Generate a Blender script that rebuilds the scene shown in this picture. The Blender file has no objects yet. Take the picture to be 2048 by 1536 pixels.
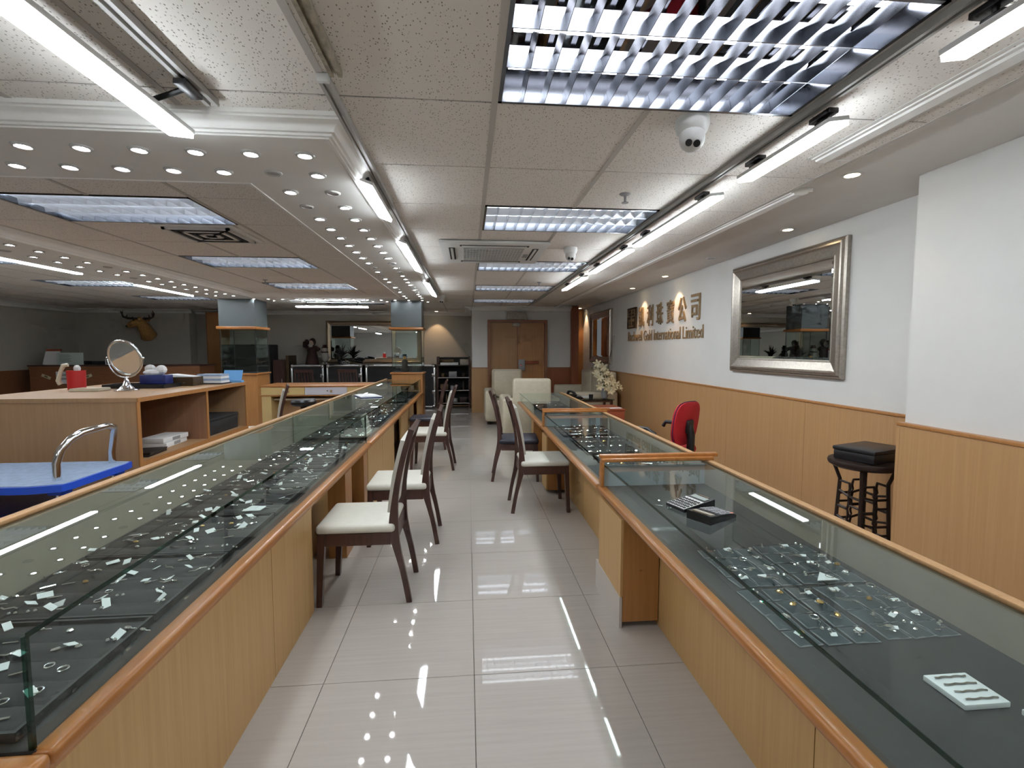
import bpy, bmesh, math, random
from mathutils import Vector, Matrix
random.seed(7)
S = bpy.context.scene
C = S.collection
PI = math.pi
R = math.radians

# ------------------------------------------------------------------ camera, world, exposure
FPX, CAMZ = 975.0, 1.4
PITCH = math.atan(70 / FPX)
YAW = math.atan(89 / FPX * math.cos(PITCH))
cd = bpy.data.cameras.new('camera'); cam = bpy.data.objects.new('camera', cd); C.objects.link(cam)
cd.sensor_width = 36; cd.lens = FPX / 2048 * 36; cd.clip_start = 0.02; cd.clip_end = 100
cam.location = (0, 0, CAMZ); cam.rotation_euler = (PI / 2 - PITCH, 0, -YAW)
S.camera = cam
w = bpy.data.worlds.new('world'); S.world = w; w.use_nodes = True
w.node_tree.nodes['Background'].inputs[0].default_value = (0.8, 0.85, 0.9, 1)
w.node_tree.nodes['Background'].inputs[1].default_value = 0.1
S.view_settings.view_transform = 'Standard'; S.view_settings.look = 'None'
S.view_settings.gamma = 1; S.view_settings.use_curve_mapping = False
S.view_settings.exposure = 0.8
S.cycles.sample_clamp_indirect = 3.0; S.cycles.use_light_tree = False
S.cycles.max_bounces = 6; S.cycles.diffuse_bounces = 3; S.cycles.glossy_bounces = 4; S.cycles.use_adaptive_sampling = True; S.cycles.adaptive_threshold = .06; S.cycles.adaptive_min_samples = 12; S.cycles.transparent_max_bounces = 12
S.cycles.caustics_reflective = False; S.cycles.caustics_refractive = False
LED_E, SPOT_E, TUBE_E = 25.0, 95.0, 12.0           # radiance of strip lamps, small downlights, lit tubes

CE, SO = 2.32, 2.25                                   # tile ceiling and ring soffit heights
RW, RP = 2.78, 2.48                                   # right wall, right pilaster
BW, BW2, LW, FW = 10.73, 12.4, -8.9, -4.5             # door wall, far wall, left wall, wall behind the camera

# ------------------------------------------------------------------ materials
MATS = {}
def nodes(name):
    m = bpy.data.materials.new(name); m.use_nodes = True; MATS[name] = m
    nt = m.node_tree; b = nt.nodes['Principled BSDF']
    return m, nt, b
def plain(name, col, rough=0.5, metal=0.0, spec=0.5, coat=0.0, var=0.0, scale=30, bump=0.0):
    m, nt, b = nodes(name)
    b.inputs['Base Color'].default_value = (*col, 1); b.inputs['Roughness'].default_value = rough
    b.inputs['Metallic'].default_value = metal; b.inputs['Specular IOR Level'].default_value = spec
    b.inputs['Coat Weight'].default_value = coat
    tc = nt.nodes.new('ShaderNodeTexCoord'); nz = nt.nodes.new('ShaderNodeTexNoise')
    nz.inputs['Scale'].default_value = scale; nz.inputs['Detail'].default_value = 3
    nt.links.new(tc.outputs['Object'], nz.inputs['Vector'])
    if var:
        rp = nt.nodes.new('ShaderNodeValToRGB')
        rp.color_ramp.elements[0].color = (*[c * (1 - var) for c in col], 1); rp.color_ramp.elements[0].position = .3
        rp.color_ramp.elements[1].color = (*[min(1, c * (1 + var)) for c in col], 1); rp.color_ramp.elements[1].position = .7
        nt.links.new(nz.outputs['Fac'], rp.inputs['Fac']); nt.links.new(rp.outputs['Color'], b.inputs['Base Color'])
    if bump:
        bp = nt.nodes.new('ShaderNodeBump'); bp.inputs['Strength'].default_value = bump; bp.inputs['Distance'].default_value = .01
        nt.links.new(nz.outputs['Fac'], bp.inputs['Height']); nt.links.new(bp.outputs['Normal'], b.inputs['Normal'])
    return m
def wood(name, c1, c2, rough=0.4, scale=(60, 60, 2.0), coat=0.0):
    m, nt, b = nodes(name)
    tc = nt.nodes.new('ShaderNodeTexCoord'); mp = nt.nodes.new('ShaderNodeMapping'); nz = nt.nodes.new('ShaderNodeTexNoise')
    mp.inputs['Scale'].default_value = scale
    nz.inputs['Scale'].default_value = 1.0; nz.inputs['Detail'].default_value = 5; nz.inputs['Roughness'].default_value = .6
    rp = nt.nodes.new('ShaderNodeValToRGB')
    rp.color_ramp.elements[0].color = (*c1, 1); rp.color_ramp.elements[0].position = .32
    rp.color_ramp.elements[1].color = (*c2, 1); rp.color_ramp.elements[1].position = .68
    nt.links.new(tc.outputs['Object'], mp.inputs['Vector']); nt.links.new(mp.outputs['Vector'], nz.inputs['Vector'])
    nt.links.new(nz.outputs['Fac'], rp.inputs['Fac']); nt.links.new(rp.outputs['Color'], b.inputs['Base Color'])
    b.inputs['Roughness'].default_value = rough; b.inputs['Coat Weight'].default_value = coat; b.inputs['Coat Roughness'].default_value = .15
    return m
def emit(name, col, strength):
    m, nt, b = nodes(name)
    b.inputs['Base Color'].default_value = (*col, 1)
    b.inputs['Emission Color'].default_value = (*col, 1); b.inputs['Emission Strength'].default_value = strength
    return m
def glass(name, tint, ior=1.45, rough=0.0):
    m = bpy.data.materials.new(name); m.use_nodes = True; MATS[name] = m
    nt = m.node_tree; nt.nodes.clear()
    o = nt.nodes.new('ShaderNodeOutputMaterial'); mx = nt.nodes.new('ShaderNodeMixShader'); t = nt.nodes.new('ShaderNodeBsdfTransparent')
    g = nt.nodes.new('ShaderNodeBsdfGlossy'); f = nt.nodes.new('ShaderNodeFresnel')
    t.inputs[0].default_value = (*tint, 1); g.inputs['Roughness'].default_value = rough; g.inputs['Color'].default_value = (.95, 1, .98, 1)
    f.inputs['IOR'].default_value = ior
    ge = nt.nodes.new('ShaderNodeNewGeometry'); sub = nt.nodes.new('ShaderNodeMath'); sub.operation = 'SUBTRACT'; sub.inputs[0].default_value = 1
    mul = nt.nodes.new('ShaderNodeMath'); mul.operation = 'MULTIPLY'
    nt.links.new(ge.outputs['Backfacing'], sub.inputs[1]); nt.links.new(f.outputs[0], mul.inputs[0]); nt.links.new(sub.outputs[0], mul.inputs[1])
    nt.links.new(mul.outputs[0], mx.inputs[0]); nt.links.new(t.outputs[0], mx.inputs[1]); nt.links.new(g.outputs[0], mx.inputs[2])
    nt.links.new(mx.outputs[0], o.inputs[0])
    return m
wood('wainscot', (.44, .248, .108), (.50, .292, .135), .45, (70, 70, 1.5))
wood('maple', (.48, .29, .112), (.55, .34, .142), .45, (60, 60, 1.6))
wood('orange_wood', (.36, .135, .032), (.46, .19, .05), .3, (40, 4, 40), .15)
wood('orange_panel', (.38, .17, .05), (.46, .21, .07), .4, (50, 50, 2), .2)
wood('laminate', (.42, .25, .125), (.48, .29, .15), .5, (50, 50, 2))
wood('shelf_inside', (.33, .17, .095), (.38, .20, .115), .55, (50, 50, 2))
wood('dark_wood', (.045, .018, .013), (.075, .03, .022), .3, (50, 50, 3), .2)
wood('red_wood', (.26, .075, .028), (.33, .10, .04), .4, (50, 50, 2))
wood('door_wood', (.36, .19, .075), (.43, .235, .095), .4, (50, 50, 1.5))
wood('door_frame_wood', (.23, .09, .04), (.29, .12, .055), .4, (50, 50, 2))
wood('brown_desk', (.22, .09, .04), (.28, .12, .055), .45, (4, 50, 50))
plain('wall_paint', (.71, .70, .68), .6, var=.02, scale=4)
plain('soffit_paint', (.90, .885, .85), .55, var=.02, scale=4)
plain('wallpaper', (.50, .47, .41), .7, var=.06, scale=160, bump=.1)
plain('white_plastic', (.72, .72, .70), .35)
plain('ring_grey', (.50, .49, .47), .4)
plain('grey_plastic', (.30, .30, .31), .45)
plain('black_plastic', (.015, .015, .017), .35)
plain('black_matt', (.02, .02, .021), .7, var=.2, scale=80)
plain('tray_black', (.022, .022, .024), .65, var=.2, scale=120)
plain('deck_grey', (.030, .031, .032), .6, var=.1, scale=60)
plain('chrome', (.85, .86, .88), .08, 1.0)
plain('steel', (.55, .55, .55), .25, 1.0)
plain('track_grey', (.42, .41, .39), .45)
plain('aluminium', (.62, .62, .60), .35, .9)
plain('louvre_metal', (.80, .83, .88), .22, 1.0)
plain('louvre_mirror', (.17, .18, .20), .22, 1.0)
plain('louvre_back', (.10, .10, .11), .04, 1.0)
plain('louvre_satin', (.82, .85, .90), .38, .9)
plain('silver', (.92, .92, .93), .12, 1.0)
plain('gold', (.95, .62, .25), .15, 1.0)
plain('sign_bronze', (.42, .29, .16), .42, .55, var=.2, scale=40)
plain('sign_dark', (.10, .065, .035), .4, .6)
plain('mirror', (.80, .82, .82), .01, 1.0)
plain('frame_silver', (.42, .38, .33), .32, .85, var=.12, scale=50)
plain('frame_gold', (.42, .33, .23), .35, .7, var=.1, scale=50)
plain('paper', (.82, .83, .83), .6)
plain('tag_white', (.85, .87, .88), .5)
plain('cream_pad', (.66, .64, .56), .45, var=.03, scale=20)
plain('cream_leather', (.60, .535, .41), .45, var=.05, scale=25, bump=.05)
plain('navy_pad', (.022, .022, .035), .4)
plain('red_fabric', (.50, .012, .022), .7, var=.1, scale=200)
plain('purple_piping', (.05, .012, .06), .5)
plain('red_plastic', (.50, .02, .02), .4)
plain('blue_plastic', (.02, .09, .62), .35)
plain('blue_mat', (.33, .43, .60), .7, var=.12, scale=25)
plain('navy_plastic', (.02, .03, .16), .4)
plain('sky_blue', (.16, .42, .80), .5)
plain('blue_grey', (.36, .42, .46), .45, var=.04, scale=4)
plain('column_grey', (.105, .125, .132), .35, var=.06, scale=3)
plain('pale_kick', (.55, .50, .46), .4)
plain('drawer_white', (.62, .60, .66), .4)
plain('drawer_yellow', (.62, .45, .20), .4, var=.04, scale=8)
plain('red_cabinet', (.34, .075, .03), .45)
plain('iron', (.03, .018, .014), .45, .3)
plain('antler', (.06, .04, .03), .6)
plain('deer_hide', (.46, .25, .08), .85, var=.25, scale=40)
plain('lily', (.62, .56, .38), .6, var=.12, scale=30)
plain('leaf', (.16, .17, .06), .6, var=.2, scale=30)
plain('twig', (.10, .07, .05), .8)
plain('robe', (.045, .018, .016), .85, var=.2, scale=40)
plain('figurine_white', (.34, .32, .29), .8, var=.1, scale=40)
plain('face', (.40, .28, .22), .6)
plain('grout', (.25, .22, .19), .7)
plain('joint_dark', (.10, .08, .06), .8)
plain('grid_bar', (.55, .52, .48), .5)
plain('brass_rust', (.42, .38, .30), .45, .5, var=.25, scale=40)
plain('lcd', (.30, .35, .33), .3)
plain('key_grey', (.32, .32, .34), .5)
plain('key_pink', (.75, .30, .22), .5)
plain('olive_panel', (.45, .405, .33), .35, var=.05, scale=10)
emit('led_lens', (.88, .95, 1.0), LED_E)
emit('led_dim', (.88, .95, 1.0), 1.2)
emit('tube_lit', (.90, .93, 1.0), TUBE_E)
emit('tube_weak', (.86, .92, 1.0), 16.0)
emit('tube_reflection_glow', (.86, .92, 1.0), 6.0)  # added glow, imitates reflections in the farther aisle louvres
emit('spot_lens', (.95, .97, 1.0), SPOT_E)
emit('warm_lens', (1.0, .80, .50), 14.0)
plain('tube_off', (.80, .82, .84), .3)
plain('spot_off', (.45, .45, .44), .3)
glass('glass', (.93, .965, .95), 1.5)
glass('glass_edge', (.10, .30, .24), 1.5)
glass('thin_plastic', (.72, .76, .78), 1.6, .12)

def tile_material():
    m, nt, b = nodes('ceiling_tile')
    tc = nt.nodes.new('ShaderNodeTexCoord'); mp = nt.nodes.new('ShaderNodeMapping')
    mp.inputs['Scale'].default_value = (1, .55, 1)
    oi = nt.nodes.new('ShaderNodeObjectInfo'); ad = nt.nodes.new('ShaderNodeVectorMath')
    nt.links.new(tc.outputs['Object'], ad.inputs[0]); nt.links.new(oi.outputs['Location'], ad.inputs[1])
    nt.links.new(ad.outputs[0], mp.inputs['Vector'])
    v = nt.nodes.new('ShaderNodeTexVoronoi'); v.inputs['Scale'].default_value = 110
    n = nt.nodes.new('ShaderNodeTexNoise'); n.inputs['Scale'].default_value = 75; n.inputs['Detail'].default_value = 2
    nt.links.new(mp.outputs['Vector'], v.inputs['Vector']); nt.links.new(mp.outputs['Vector'], n.inputs['Vector'])
    r1 = nt.nodes.new('ShaderNodeValToRGB'); r1.color_ramp.elements[0].position = .14; r1.color_ramp.elements[1].position = .26
    r1.color_ramp.elements[0].color = (0, 0, 0, 1)
    r2 = nt.nodes.new('ShaderNodeValToRGB'); r2.color_ramp.elements[0].position = .54; r2.color_ramp.elements[1].position = .62
    mx = nt.nodes.new('ShaderNodeMath'); mx.operation = 'MAXIMUM'
    nt.links.new(v.outputs['Distance'], r1.inputs[0]); nt.links.new(n.outputs['Fac'], r2.inputs[0])
    nt.links.new(r1.outputs['Color'], mx.inputs[0]); nt.links.new(r2.outputs['Color'], mx.inputs[1])
    mc = nt.nodes.new('ShaderNodeMixRGB'); mc.inputs[1].default_value = (.22, .19, .15, 1); mc.inputs[2].default_value = (.87, .825, .77, 1)
    nt.links.new(mx.outputs[0], mc.inputs[0]); nt.links.new(mc.outputs[0], b.inputs['Base Color'])
    b.inputs['Roughness'].default_value = .9
    bp = nt.nodes.new('ShaderNodeBump'); bp.inputs['Strength'].default_value = .5; bp.inputs['Distance'].default_value = .003
    nt.links.new(mx.outputs[0], bp.inputs['Height']); nt.links.new(bp.outputs['Normal'], b.inputs['Normal'])
tile_material()
def floor_material():
    m, nt, b = nodes('porcelain')
    tc = nt.nodes.new('ShaderNodeTexCoord'); mp = nt.nodes.new('ShaderNodeMapping'); mp.inputs['Scale'].default_value = (2.5, 60, 1)
    oi = nt.nodes.new('ShaderNodeObjectInfo'); ad = nt.nodes.new('ShaderNodeVectorMath')
    nt.links.new(tc.outputs['Object'], ad.inputs[0]); nt.links.new(oi.outputs['Location'], ad.inputs[1])
    nt.links.new(ad.outputs[0], mp.inputs['Vector'])
    n = nt.nodes.new('ShaderNodeTexNoise'); n.inputs['Scale'].default_value = 1; n.inputs['Detail'].default_value = 4
    nt.links.new(mp.outputs['Vector'], n.inputs['Vector'])
    r = nt.nodes.new('ShaderNodeValToRGB')
    r.color_ramp.elements[0].color = (.43, .392, .355, 1); r.color_ramp.elements[0].position = .3
    r.color_ramp.elements[1].color = (.46, .422, .385, 1); r.color_ramp.elements[1].position = .7
    nt.links.new(n.outputs['Fac'], r.inputs['Fac']); nt.links.new(r.outputs['Color'], b.inputs['Base Color'])
    b.inputs['Roughness'].default_value = .035; b.inputs['IOR'].default_value = 1.5
floor_material()

# ------------------------------------------------------------------ mesh helpers
class MB:
    """collects faces of one mesh"""
    def __init__(s): s.v = []; s.f = []
    def add(s, vs, fs):
        n = len(s.v); s.v += [tuple(p) for p in vs]; s.f += [tuple(i + n for i in f) for f in fs]; return s
    def box(s, x0, x1, y0, y1, z0, z1, r=0, seg=2):
        if r <= 0:
            vs = [(x, y, z) for x in (x0, x1) for y in (y0, y1) for z in (z0, z1)]
            return s.add(vs, [(0, 1, 3, 2), (4, 6, 7, 5), (0, 4, 5, 1), (2, 3, 7, 6), (0, 2, 6, 4), (1, 5, 7, 3)])
        b = bmesh.new(); bmesh.ops.create_cube(b, size=1)
        for v in b.verts:
            v.co = Vector(((x0 + x1) / 2 + v.co.x * (x1 - x0), (y0 + y1) / 2 + v.co.y * (y1 - y0), (z0 + z1) / 2 + v.co.z * (z1 - z0)))
        bmesh.ops.bevel(b, geom=b.edges[:], offset=r, segments=seg, profile=.5, affect='EDGES')
        b.verts.ensure_lookup_table(); b.verts.index_update()
        s.add([v.co[:] for v in b.verts], [[v.index for v in f.verts] for f in b.faces]); b.free(); return s
    def tube(s, pts, r, n=8, cap=True):
        pts = [Vector(p) for p in pts]; rs = r if isinstance(r, (list, tuple)) else [r] * len(pts)
        base = len(s.v); prev = None
        for i, p in enumerate(pts):
            d = (pts[min(i + 1, len(pts) - 1)] - pts[max(i - 1, 0)])
            d = d.normalized() if d.length > 1e-9 else Vector((0, 0, 1))
            if prev is None:
                a = d.orthogonal().normalized()
            else:
                a = prev - d * prev.dot(d)
                a = a.normalized() if a.length > 1e-6 else d.orthogonal().normalized()
            prev = a; bb = d.cross(a)
            for k in range(n):
                t = 2 * PI * k / n; s.v.append(tuple(p + (a * math.cos(t) + bb * math.sin(t)) * rs[i]))
        for i in range(len(pts) - 1):
            for k in range(n):
                a0 = base + i * n + k; a1 = base + i * n + (k + 1) % n
                s.f.append((a0, a1, a1 + n, a0 + n))
        if cap:
            s.f.append(tuple(base + k for k in reversed(range(n)))); s.f.append(tuple(base + (len(pts) - 1) * n + k for k in range(n)))
        return s
    def lathe(s, prof, c=(0, 0, 0), n=20, axis='z'):
        base = len(s.v); m = len(prof)
        for (r, h) in prof:
            for k in range(n):
                t = 2 * PI * k / n; p = (r * math.cos(t), r * math.sin(t), h)
                if axis == 'y': p = (p[0], p[2], p[1])
                if axis == 'x': p = (p[2], p[0], p[1])
                s.v.append((p[0] + c[0], p[1] + c[1], p[2] + c[2]))
        for i in range(m - 1):
            for k in range(n):
                a0 = base + i * n + k; a1 = base + i * n + (k + 1) % n
                s.f.append((a0, a1, a1 + n, a0 + n))
        s.f.append(tuple(base + k for k in reversed(range(n)))); s.f.append(tuple(base + (m - 1) * n + k for k in range(n)))
        return s
    def prism(s, poly, a0, a1, axis='y'):
        n = len(poly)
        def P(p, a): return {'y': (p[0], a, p[1]), 'x': (a, p[0], p[1]), 'z': (p[0], p[1], a)}[axis]
        return s.add([P(p, a0) for p in poly] + [P(p, a1) for p in poly],
                     [tuple(range(n)), tuple(reversed(range(n, 2 * n)))] + [(i, (i + 1) % n, (i + 1) % n + n, i + n) for i in range(n)])
    def ell(s, c, rx, ry, rz, n=12, m=8):
        prof = [(math.sin(PI * i / m), -math.cos(PI * i / m)) for i in range(m + 1)]
        base = len(s.v); s.lathe([(max(r, .02), h) for r, h in prof], n=n)
        for i in range(base, len(s.v)):
            v = s.v[i]; s.v[i] = (c[0] + v[0] * rx, c[1] + v[1] * ry, c[2] + v[2] * rz)
        return s
    def xf(s, M):
        s.v = [tuple(M @ Vector(p)) for p in s.v]; return s
    def mesh(s, name, mat, smooth=None, off=(0, 0, 0)):
        me = bpy.data.meshes.new(name)
        me.from_pydata([(a - off[0], b - off[1], c - off[2]) for a, b, c in s.v], [], s.f)
        b = bmesh.new(); b.from_mesh(me); bmesh.ops.recalc_face_normals(b, faces=b.faces[:])
        if smooth:
            for f in b.faces: f.smooth = True
            for e in b.edges:
                if len(e.link_faces) == 2 and e.calc_face_angle(0) > smooth: e.smooth = False
        b.to_mesh(me); b.free()
        if mat: me.materials.append(MATS[mat])
        return me
def wloc(o):
    v = Vector(o.location); p = o.parent
    while p: v = v + Vector(p.location); p = p.parent
    return v
def link(name, me, parent=None, loc=(0, 0, 0), rot=(0, 0, 0)):
    o = bpy.data.objects.new(name, me); C.objects.link(o); o.parent = parent; o.location = loc; o.rotation_euler = rot
    return o
def part(name, mb, mat, parent, world=True, smooth=R(40)):
    """world=True: coordinates are given in room space, parent chain is unrotated"""
    off = wloc(parent) if (parent and world) else (0, 0, 0)
    return link(name, mb.mesh(name, mat, smooth, off), parent)
def tag(o, label, cat, group=None, kind=None):
    o['label'] = label
    if cat: o['category'] = cat
    if group: o['group'] = group
    if kind: o['kind'] = kind
    return o
def thing(name, label, cat, loc=(0, 0, 0), rotz=0, group=None):
    o = bpy.data.objects.new(name, None); C.objects.link(o); o.location = loc; o.rotation_euler = (0, 0, rotz)
    o.empty_display_size = .1
    return tag(o, label, cat, group)
def single(name, mb, mat, label, cat, loc=(0, 0, 0), rot=(0, 0, 0), group=None, smooth=R(40)):
    return tag(link(name, mb.mesh(name, mat, smooth), None, loc, rot), label, cat, group)
def struct(name, mb, mat, label=None, smooth=None):
    o = link(name, mb.mesh(name, mat, smooth)); o['kind'] = 'structure'
    if label: o['label'] = label
    return o
def dup(root, loc=None, rot=None, label=None, parent=None):
    c = root.copy(); C.objects.link(c); c.parent = parent
    if loc is not None: c.location = loc
    if rot is not None: c.rotation_euler = rot
    if label: c['label'] = label
    for ch in root.children: dup(ch, parent=c)
    return c
def B(*a, **k): return MB().box(*a, **k)
_right = Vector((math.cos(YAW), -math.sin(YAW), 0)); _fwd = Vector((math.sin(YAW) * math.cos(PITCH), math.cos(YAW) * math.cos(PITCH), -math.sin(PITCH)))
_up = _right.cross(_fwd)
def seen(p, m=250):
    """is a point roughly within the photographed view (used only to leave out pieces far outside it)"""
    d = Vector(p) - Vector((0, 0, CAMZ)); z = d.dot(_fwd)
    if z < .15: return False
    x = 1024 + FPX * d.dot(_right) / z; y = 768 - FPX * d.dot(_up) / z
    return -m < x < 2048 + m and -m < y < 1536 + m

# ------------------------------------------------------------------ room shell
fl = struct('floor', B(LW - .2, RW + .2, FW - .2, BW2 + .2, -.12, -.006), 'grout', 'polished pale beige porcelain tile floor')
P = .63
tm = B(-P / 2 + .0015, P / 2 - .0015, -P / 2 + .0015, P / 2 - .0015, -.006, 0).mesh('floor_tile', 'porcelain')
nt_ = 0
for j in range(-2, 17):
    for i in range(-4, 4):
        x = .02 + (i + .5) * P; y = 2.01 + (j + .5) * P
        if y > BW and x > .42: continue
        link('floor_tile', tm, fl, (x, y, 0)); nt_ += 1
rest = MB()                                           # tiles beyond what the aisle shows
for j in range(-11, 17):
    for i in range(-15, 5):
        if -4 <= i < 4 and -2 <= j: continue
        x = .02 + (i + .5) * P; y = 2.01 + (j + .5) * P
        if not (LW - .1 < x < RW + .1 and FW - .1 < y < BW2 + .1): continue
        rest.box(x - P / 2 + .0015, x + P / 2 - .0015, y - P / 2 + .0015, y + P / 2 - .0015, -.006, 0)
o = part('floor_tiles', rest, 'porcelain', fl, smooth=None); o['kind'] = 'stuff'

wr = struct('wall_right', B(RW, RW + .2, 2.54, BW2 + .2, 0, 2.6), 'wall_paint', 'white painted wall above timber panelling')
ys = [2.54 + k * 1.21 for k in range(7)] + [BW]
for a, b in zip(ys, ys[1:]): part('wainscot_panel', B(RW - .018, RW, a + .0015, b - .0015, 0, .965), 'wainscot', wr)
part('cap_rail', B(RW - .026, RW, 2.54, BW, .965, .985, .004), 'orange_panel', wr)
wp = struct('wall_pilaster', B(RP, RW + .2, FW, 2.54, 0, 2.6), 'wall_paint', 'white pilaster wall over timber panelling')
ys = [FW + k * 1.0 for k in range(7)] + [2.54]
for a, b in zip(ys, ys[1:]): part('wainscot_panel', B(RP - .03, RP, a + .0015, b - .0015, 0, .965), 'wainscot', wp)
part('wainscot_panel', B(RP - .03, RW - .02, 2.54, 2.56, 0, .965), 'wainscot', wp)
part('cap_rail', B(RP - .036, RP, FW, 2.56, .965, .985, .004), 'orange_panel', wp)

wb = struct('wall_back', MB().box(.1, .44, BW, BW2 + .2, 0, 2.6).box(1.755, 2.3, BW, BW + .3, 0, 2.6).box(.44, 1.755, BW, BW + .3, 2.035, 2.6), 'wall_paint', 'white wall around the double door')
part('wainscot_panel', B(.1, .44, BW - .018, BW, 0, .98), 'wainscot', wb)
part('wainscot_panel', B(.085, .1, BW - .018, BW2, 0, .98), 'wainscot', wb)
part('wainscot_panel', B(1.755, 2.28, BW - .018, BW, 0, .98), 'red_wood', wb)
part('cap_rail', MB().box(.09, .44, BW - .024, BW, .98, .995).box(1.755, 2.28, BW - .024, BW, .98, .995), 'door_frame_wood', wb)
struct('wall_far', B(LW - .2, .2, BW2, BW2 + .2, 0, 2.6), 'wallpaper', 'beige papered wall behind the flight cases')
struct('wall_deer', B(LW - .2, -6.47, BW2 - .3, BW2 + .1, 0, 2.6), 'wallpaper', 'beige papered wall carrying the deer head')
wl = struct('wall_left', B(LW - .2, LW, FW, BW2 + .2, 0, 2.6), 'wallpaper', 'beige papered wall at the left end')
for a in range(4): part('wainscot_panel', B(LW, LW + .02, 6.9 + a * 1.3, 8.197 + a * 1.3, 0, .98), 'brown_desk', wl)
struct('wall_front', B(LW - .2, RW + .2, FW - .2, FW, 0, 2.6), 'wall_paint', 'white wall behind the viewer')
tp = struct('trim_1', B(-6.03, -5.72, 12.0, BW2, 0, 2.25), 'orange_panel', 'brown timber pier against the far wall')
part('edge_strip', B(-6.05, -6.03, 12.0, BW2, 0, 2.25), 'door_frame_wood', tp)
tp = struct('trim_2', B(2.28, 2.44, BW - .12, BW + .35, 0, 2.335), 'red_wood', 'dark timber pier in the corner by the door')
part('timber_return', B(2.40, RW, 11.6, 11.7, 0, 2.6), 'orange_panel', tp)
# cornices where walls meet the ceiling
cov = MB()
def cove_y(y, x0, x1, s=-1): cov.prism([(y, 2.23), (y + s * .03, 2.235), (y + s * .05, 2.27), (y + s * .11, 2.30), (y + s * .16, 2.305), (y + s * .16, 2.34), (y, 2.34)], x0, x1, 'x')
def cove_x(x, y0, y1, s): cov.prism([(x, 2.23), (x + s * .03, 2.235), (x + s * .05, 2.27), (x + s * .11, 2.30), (x + s * .16, 2.305), (x + s * .16, 2.34), (x, 2.34)], y0, y1, 'y')
cove_y(BW, .1, 2.28); cove_y(BW2, -6.47, .1); cove_y(BW2 - .3, LW, -6.4); cove_x(LW, FW, BW2, 1); cove_x(.1, BW, BW2, -1)
struct('trim_3', cov, 'soffit_paint', 'plaster cornice along the far walls', R(40))

# ------------------------------------------------------------------ ceiling
ce = struct('ceiling', B(LW - .2, RW + .2, FW - .2, BW2 + .2, 2.435, 2.55), 'soffit_paint', 'suspended ceiling of pitted mineral tiles')
GX, GY, PX, PY = .107, 1.895, .592, .655
fixtures = []        # (x0,x1,y0,y1)
def fix(ix, jy, n=2): return (GX + ix * PX, GX + (ix + n) * PX, GY + jy * PY, GY + (jy + 1) * PY)
F_R = [fix(0, -1), fix(0, 2), fix(0, 5), fix(0, 8), fix(0, 11)]
F_L = [fix(-5, 2), fix(-5, 5), fix(-5, 8)]
F_F = [fix(-10, 8), fix(-10, 11), fix(-10, 5)]
F_B = [fix(-5, 12)]
AC = (-.235, .715, 4.19, 5.15)
ctm = B(-PX / 2 + .004, PX / 2 - .004, -PY / 2 + .005, PY / 2 - .005, 0, .025).mesh('ceiling_tile', 'ceiling_tile')
grid = MB(); gaps = MB(); ctn = 0; cut = MB()
def inside(x0, x1, y0, y1, r, e=.02): return x0 > r[0] - e and x1 < r[1] + e and y0 > r[2] - e and y1 < r[3] + e
ring_o, ring_i = (-4.25, -.57, 2.115, 9.3), (-3.55, -1.10, 2.68, 8.45)
def in_ring(x, y): return ring_o[0] < x < ring_o[1] and ring_o[2] < y < ring_o[3] and not (ring_i[0] < x < ring_i[1] and ring_i[2] < y < ring_i[3])
for i in range(-16, 4):
    for j in range(-10, 17):
        x0, x1 = GX + i * PX, GX + (i + 1) * PX; y0, y1 = GY + j * PY, GY + (j + 1) * PY
        x, y = (x0 + x1) / 2, (y0 + y1) / 2
        if x1 > 1.95 and y > 2.3: continue
        if x1 > 1.6 + .6: continue
        if x0 < LW + .0 or y0 > BW2 or (x > .1 and y0 > BW - .1): continue
        if any(inside(x0, x1, y0, y1, f) for f in F_R + F_L + F_F + F_B): continue
        if in_ring(x0 + .03, y0 + .03) and in_ring(x1 - .03, y1 - .03) and in_ring(x0 + .03, y1 - .03) and in_ring(x1 - .03, y0 + .03): continue
        if x0 > AC[0] and x1 < AC[1] and y0 > AC[2] and y1 < AC[3]: continue
        if seen((x, y, CE), 120) and ctn < 300:
            link('ceiling_tile', ctm, ce, (x, y, CE)); ctn += 1
        else: cut.box(x0 + .004, x1 - .004, y0 + .003, y1 - .003, CE, CE + .025)
o = part('ceiling_tiles', cut, 'ceiling_tile', ce, smooth=None); o['kind'] = 'stuff'
HOLES = F_R + F_L + F_F + F_B + [AC]
def runs(lo, hi, blocks):
    out = []; p = lo
    for (a, b) in sorted(blocks):
        if a > p: out.append((p, min(a, hi)))
        p = max(p, b)
    if p < hi: out.append((p, hi))
    return out
for i in range(-15, 4):
    x = GX + i * PX
    for a, b in runs(FW, BW2 if x < .1 else BW, [(h[2], h[3]) for h in HOLES if h[0] + .05 < x < h[1] - .05]): grid.box(x - .012, x + .012, a, b, CE - .003, CE + .01)
for j in range(-9, 17):
    y = GY + j * PY
    for a, b in runs(LW, 1.9, [(h[0], h[1]) for h in HOLES if h[2] + .05 < y < h[3] - .05]): gaps.box(a, b, y - .006, y + .006, CE + .004, CE + .012)
part('ceiling_grid', grid, 'grid_bar', ce, smooth=None)
part('shadow_joint', gaps, 'joint_dark', ce, smooth=None)

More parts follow.
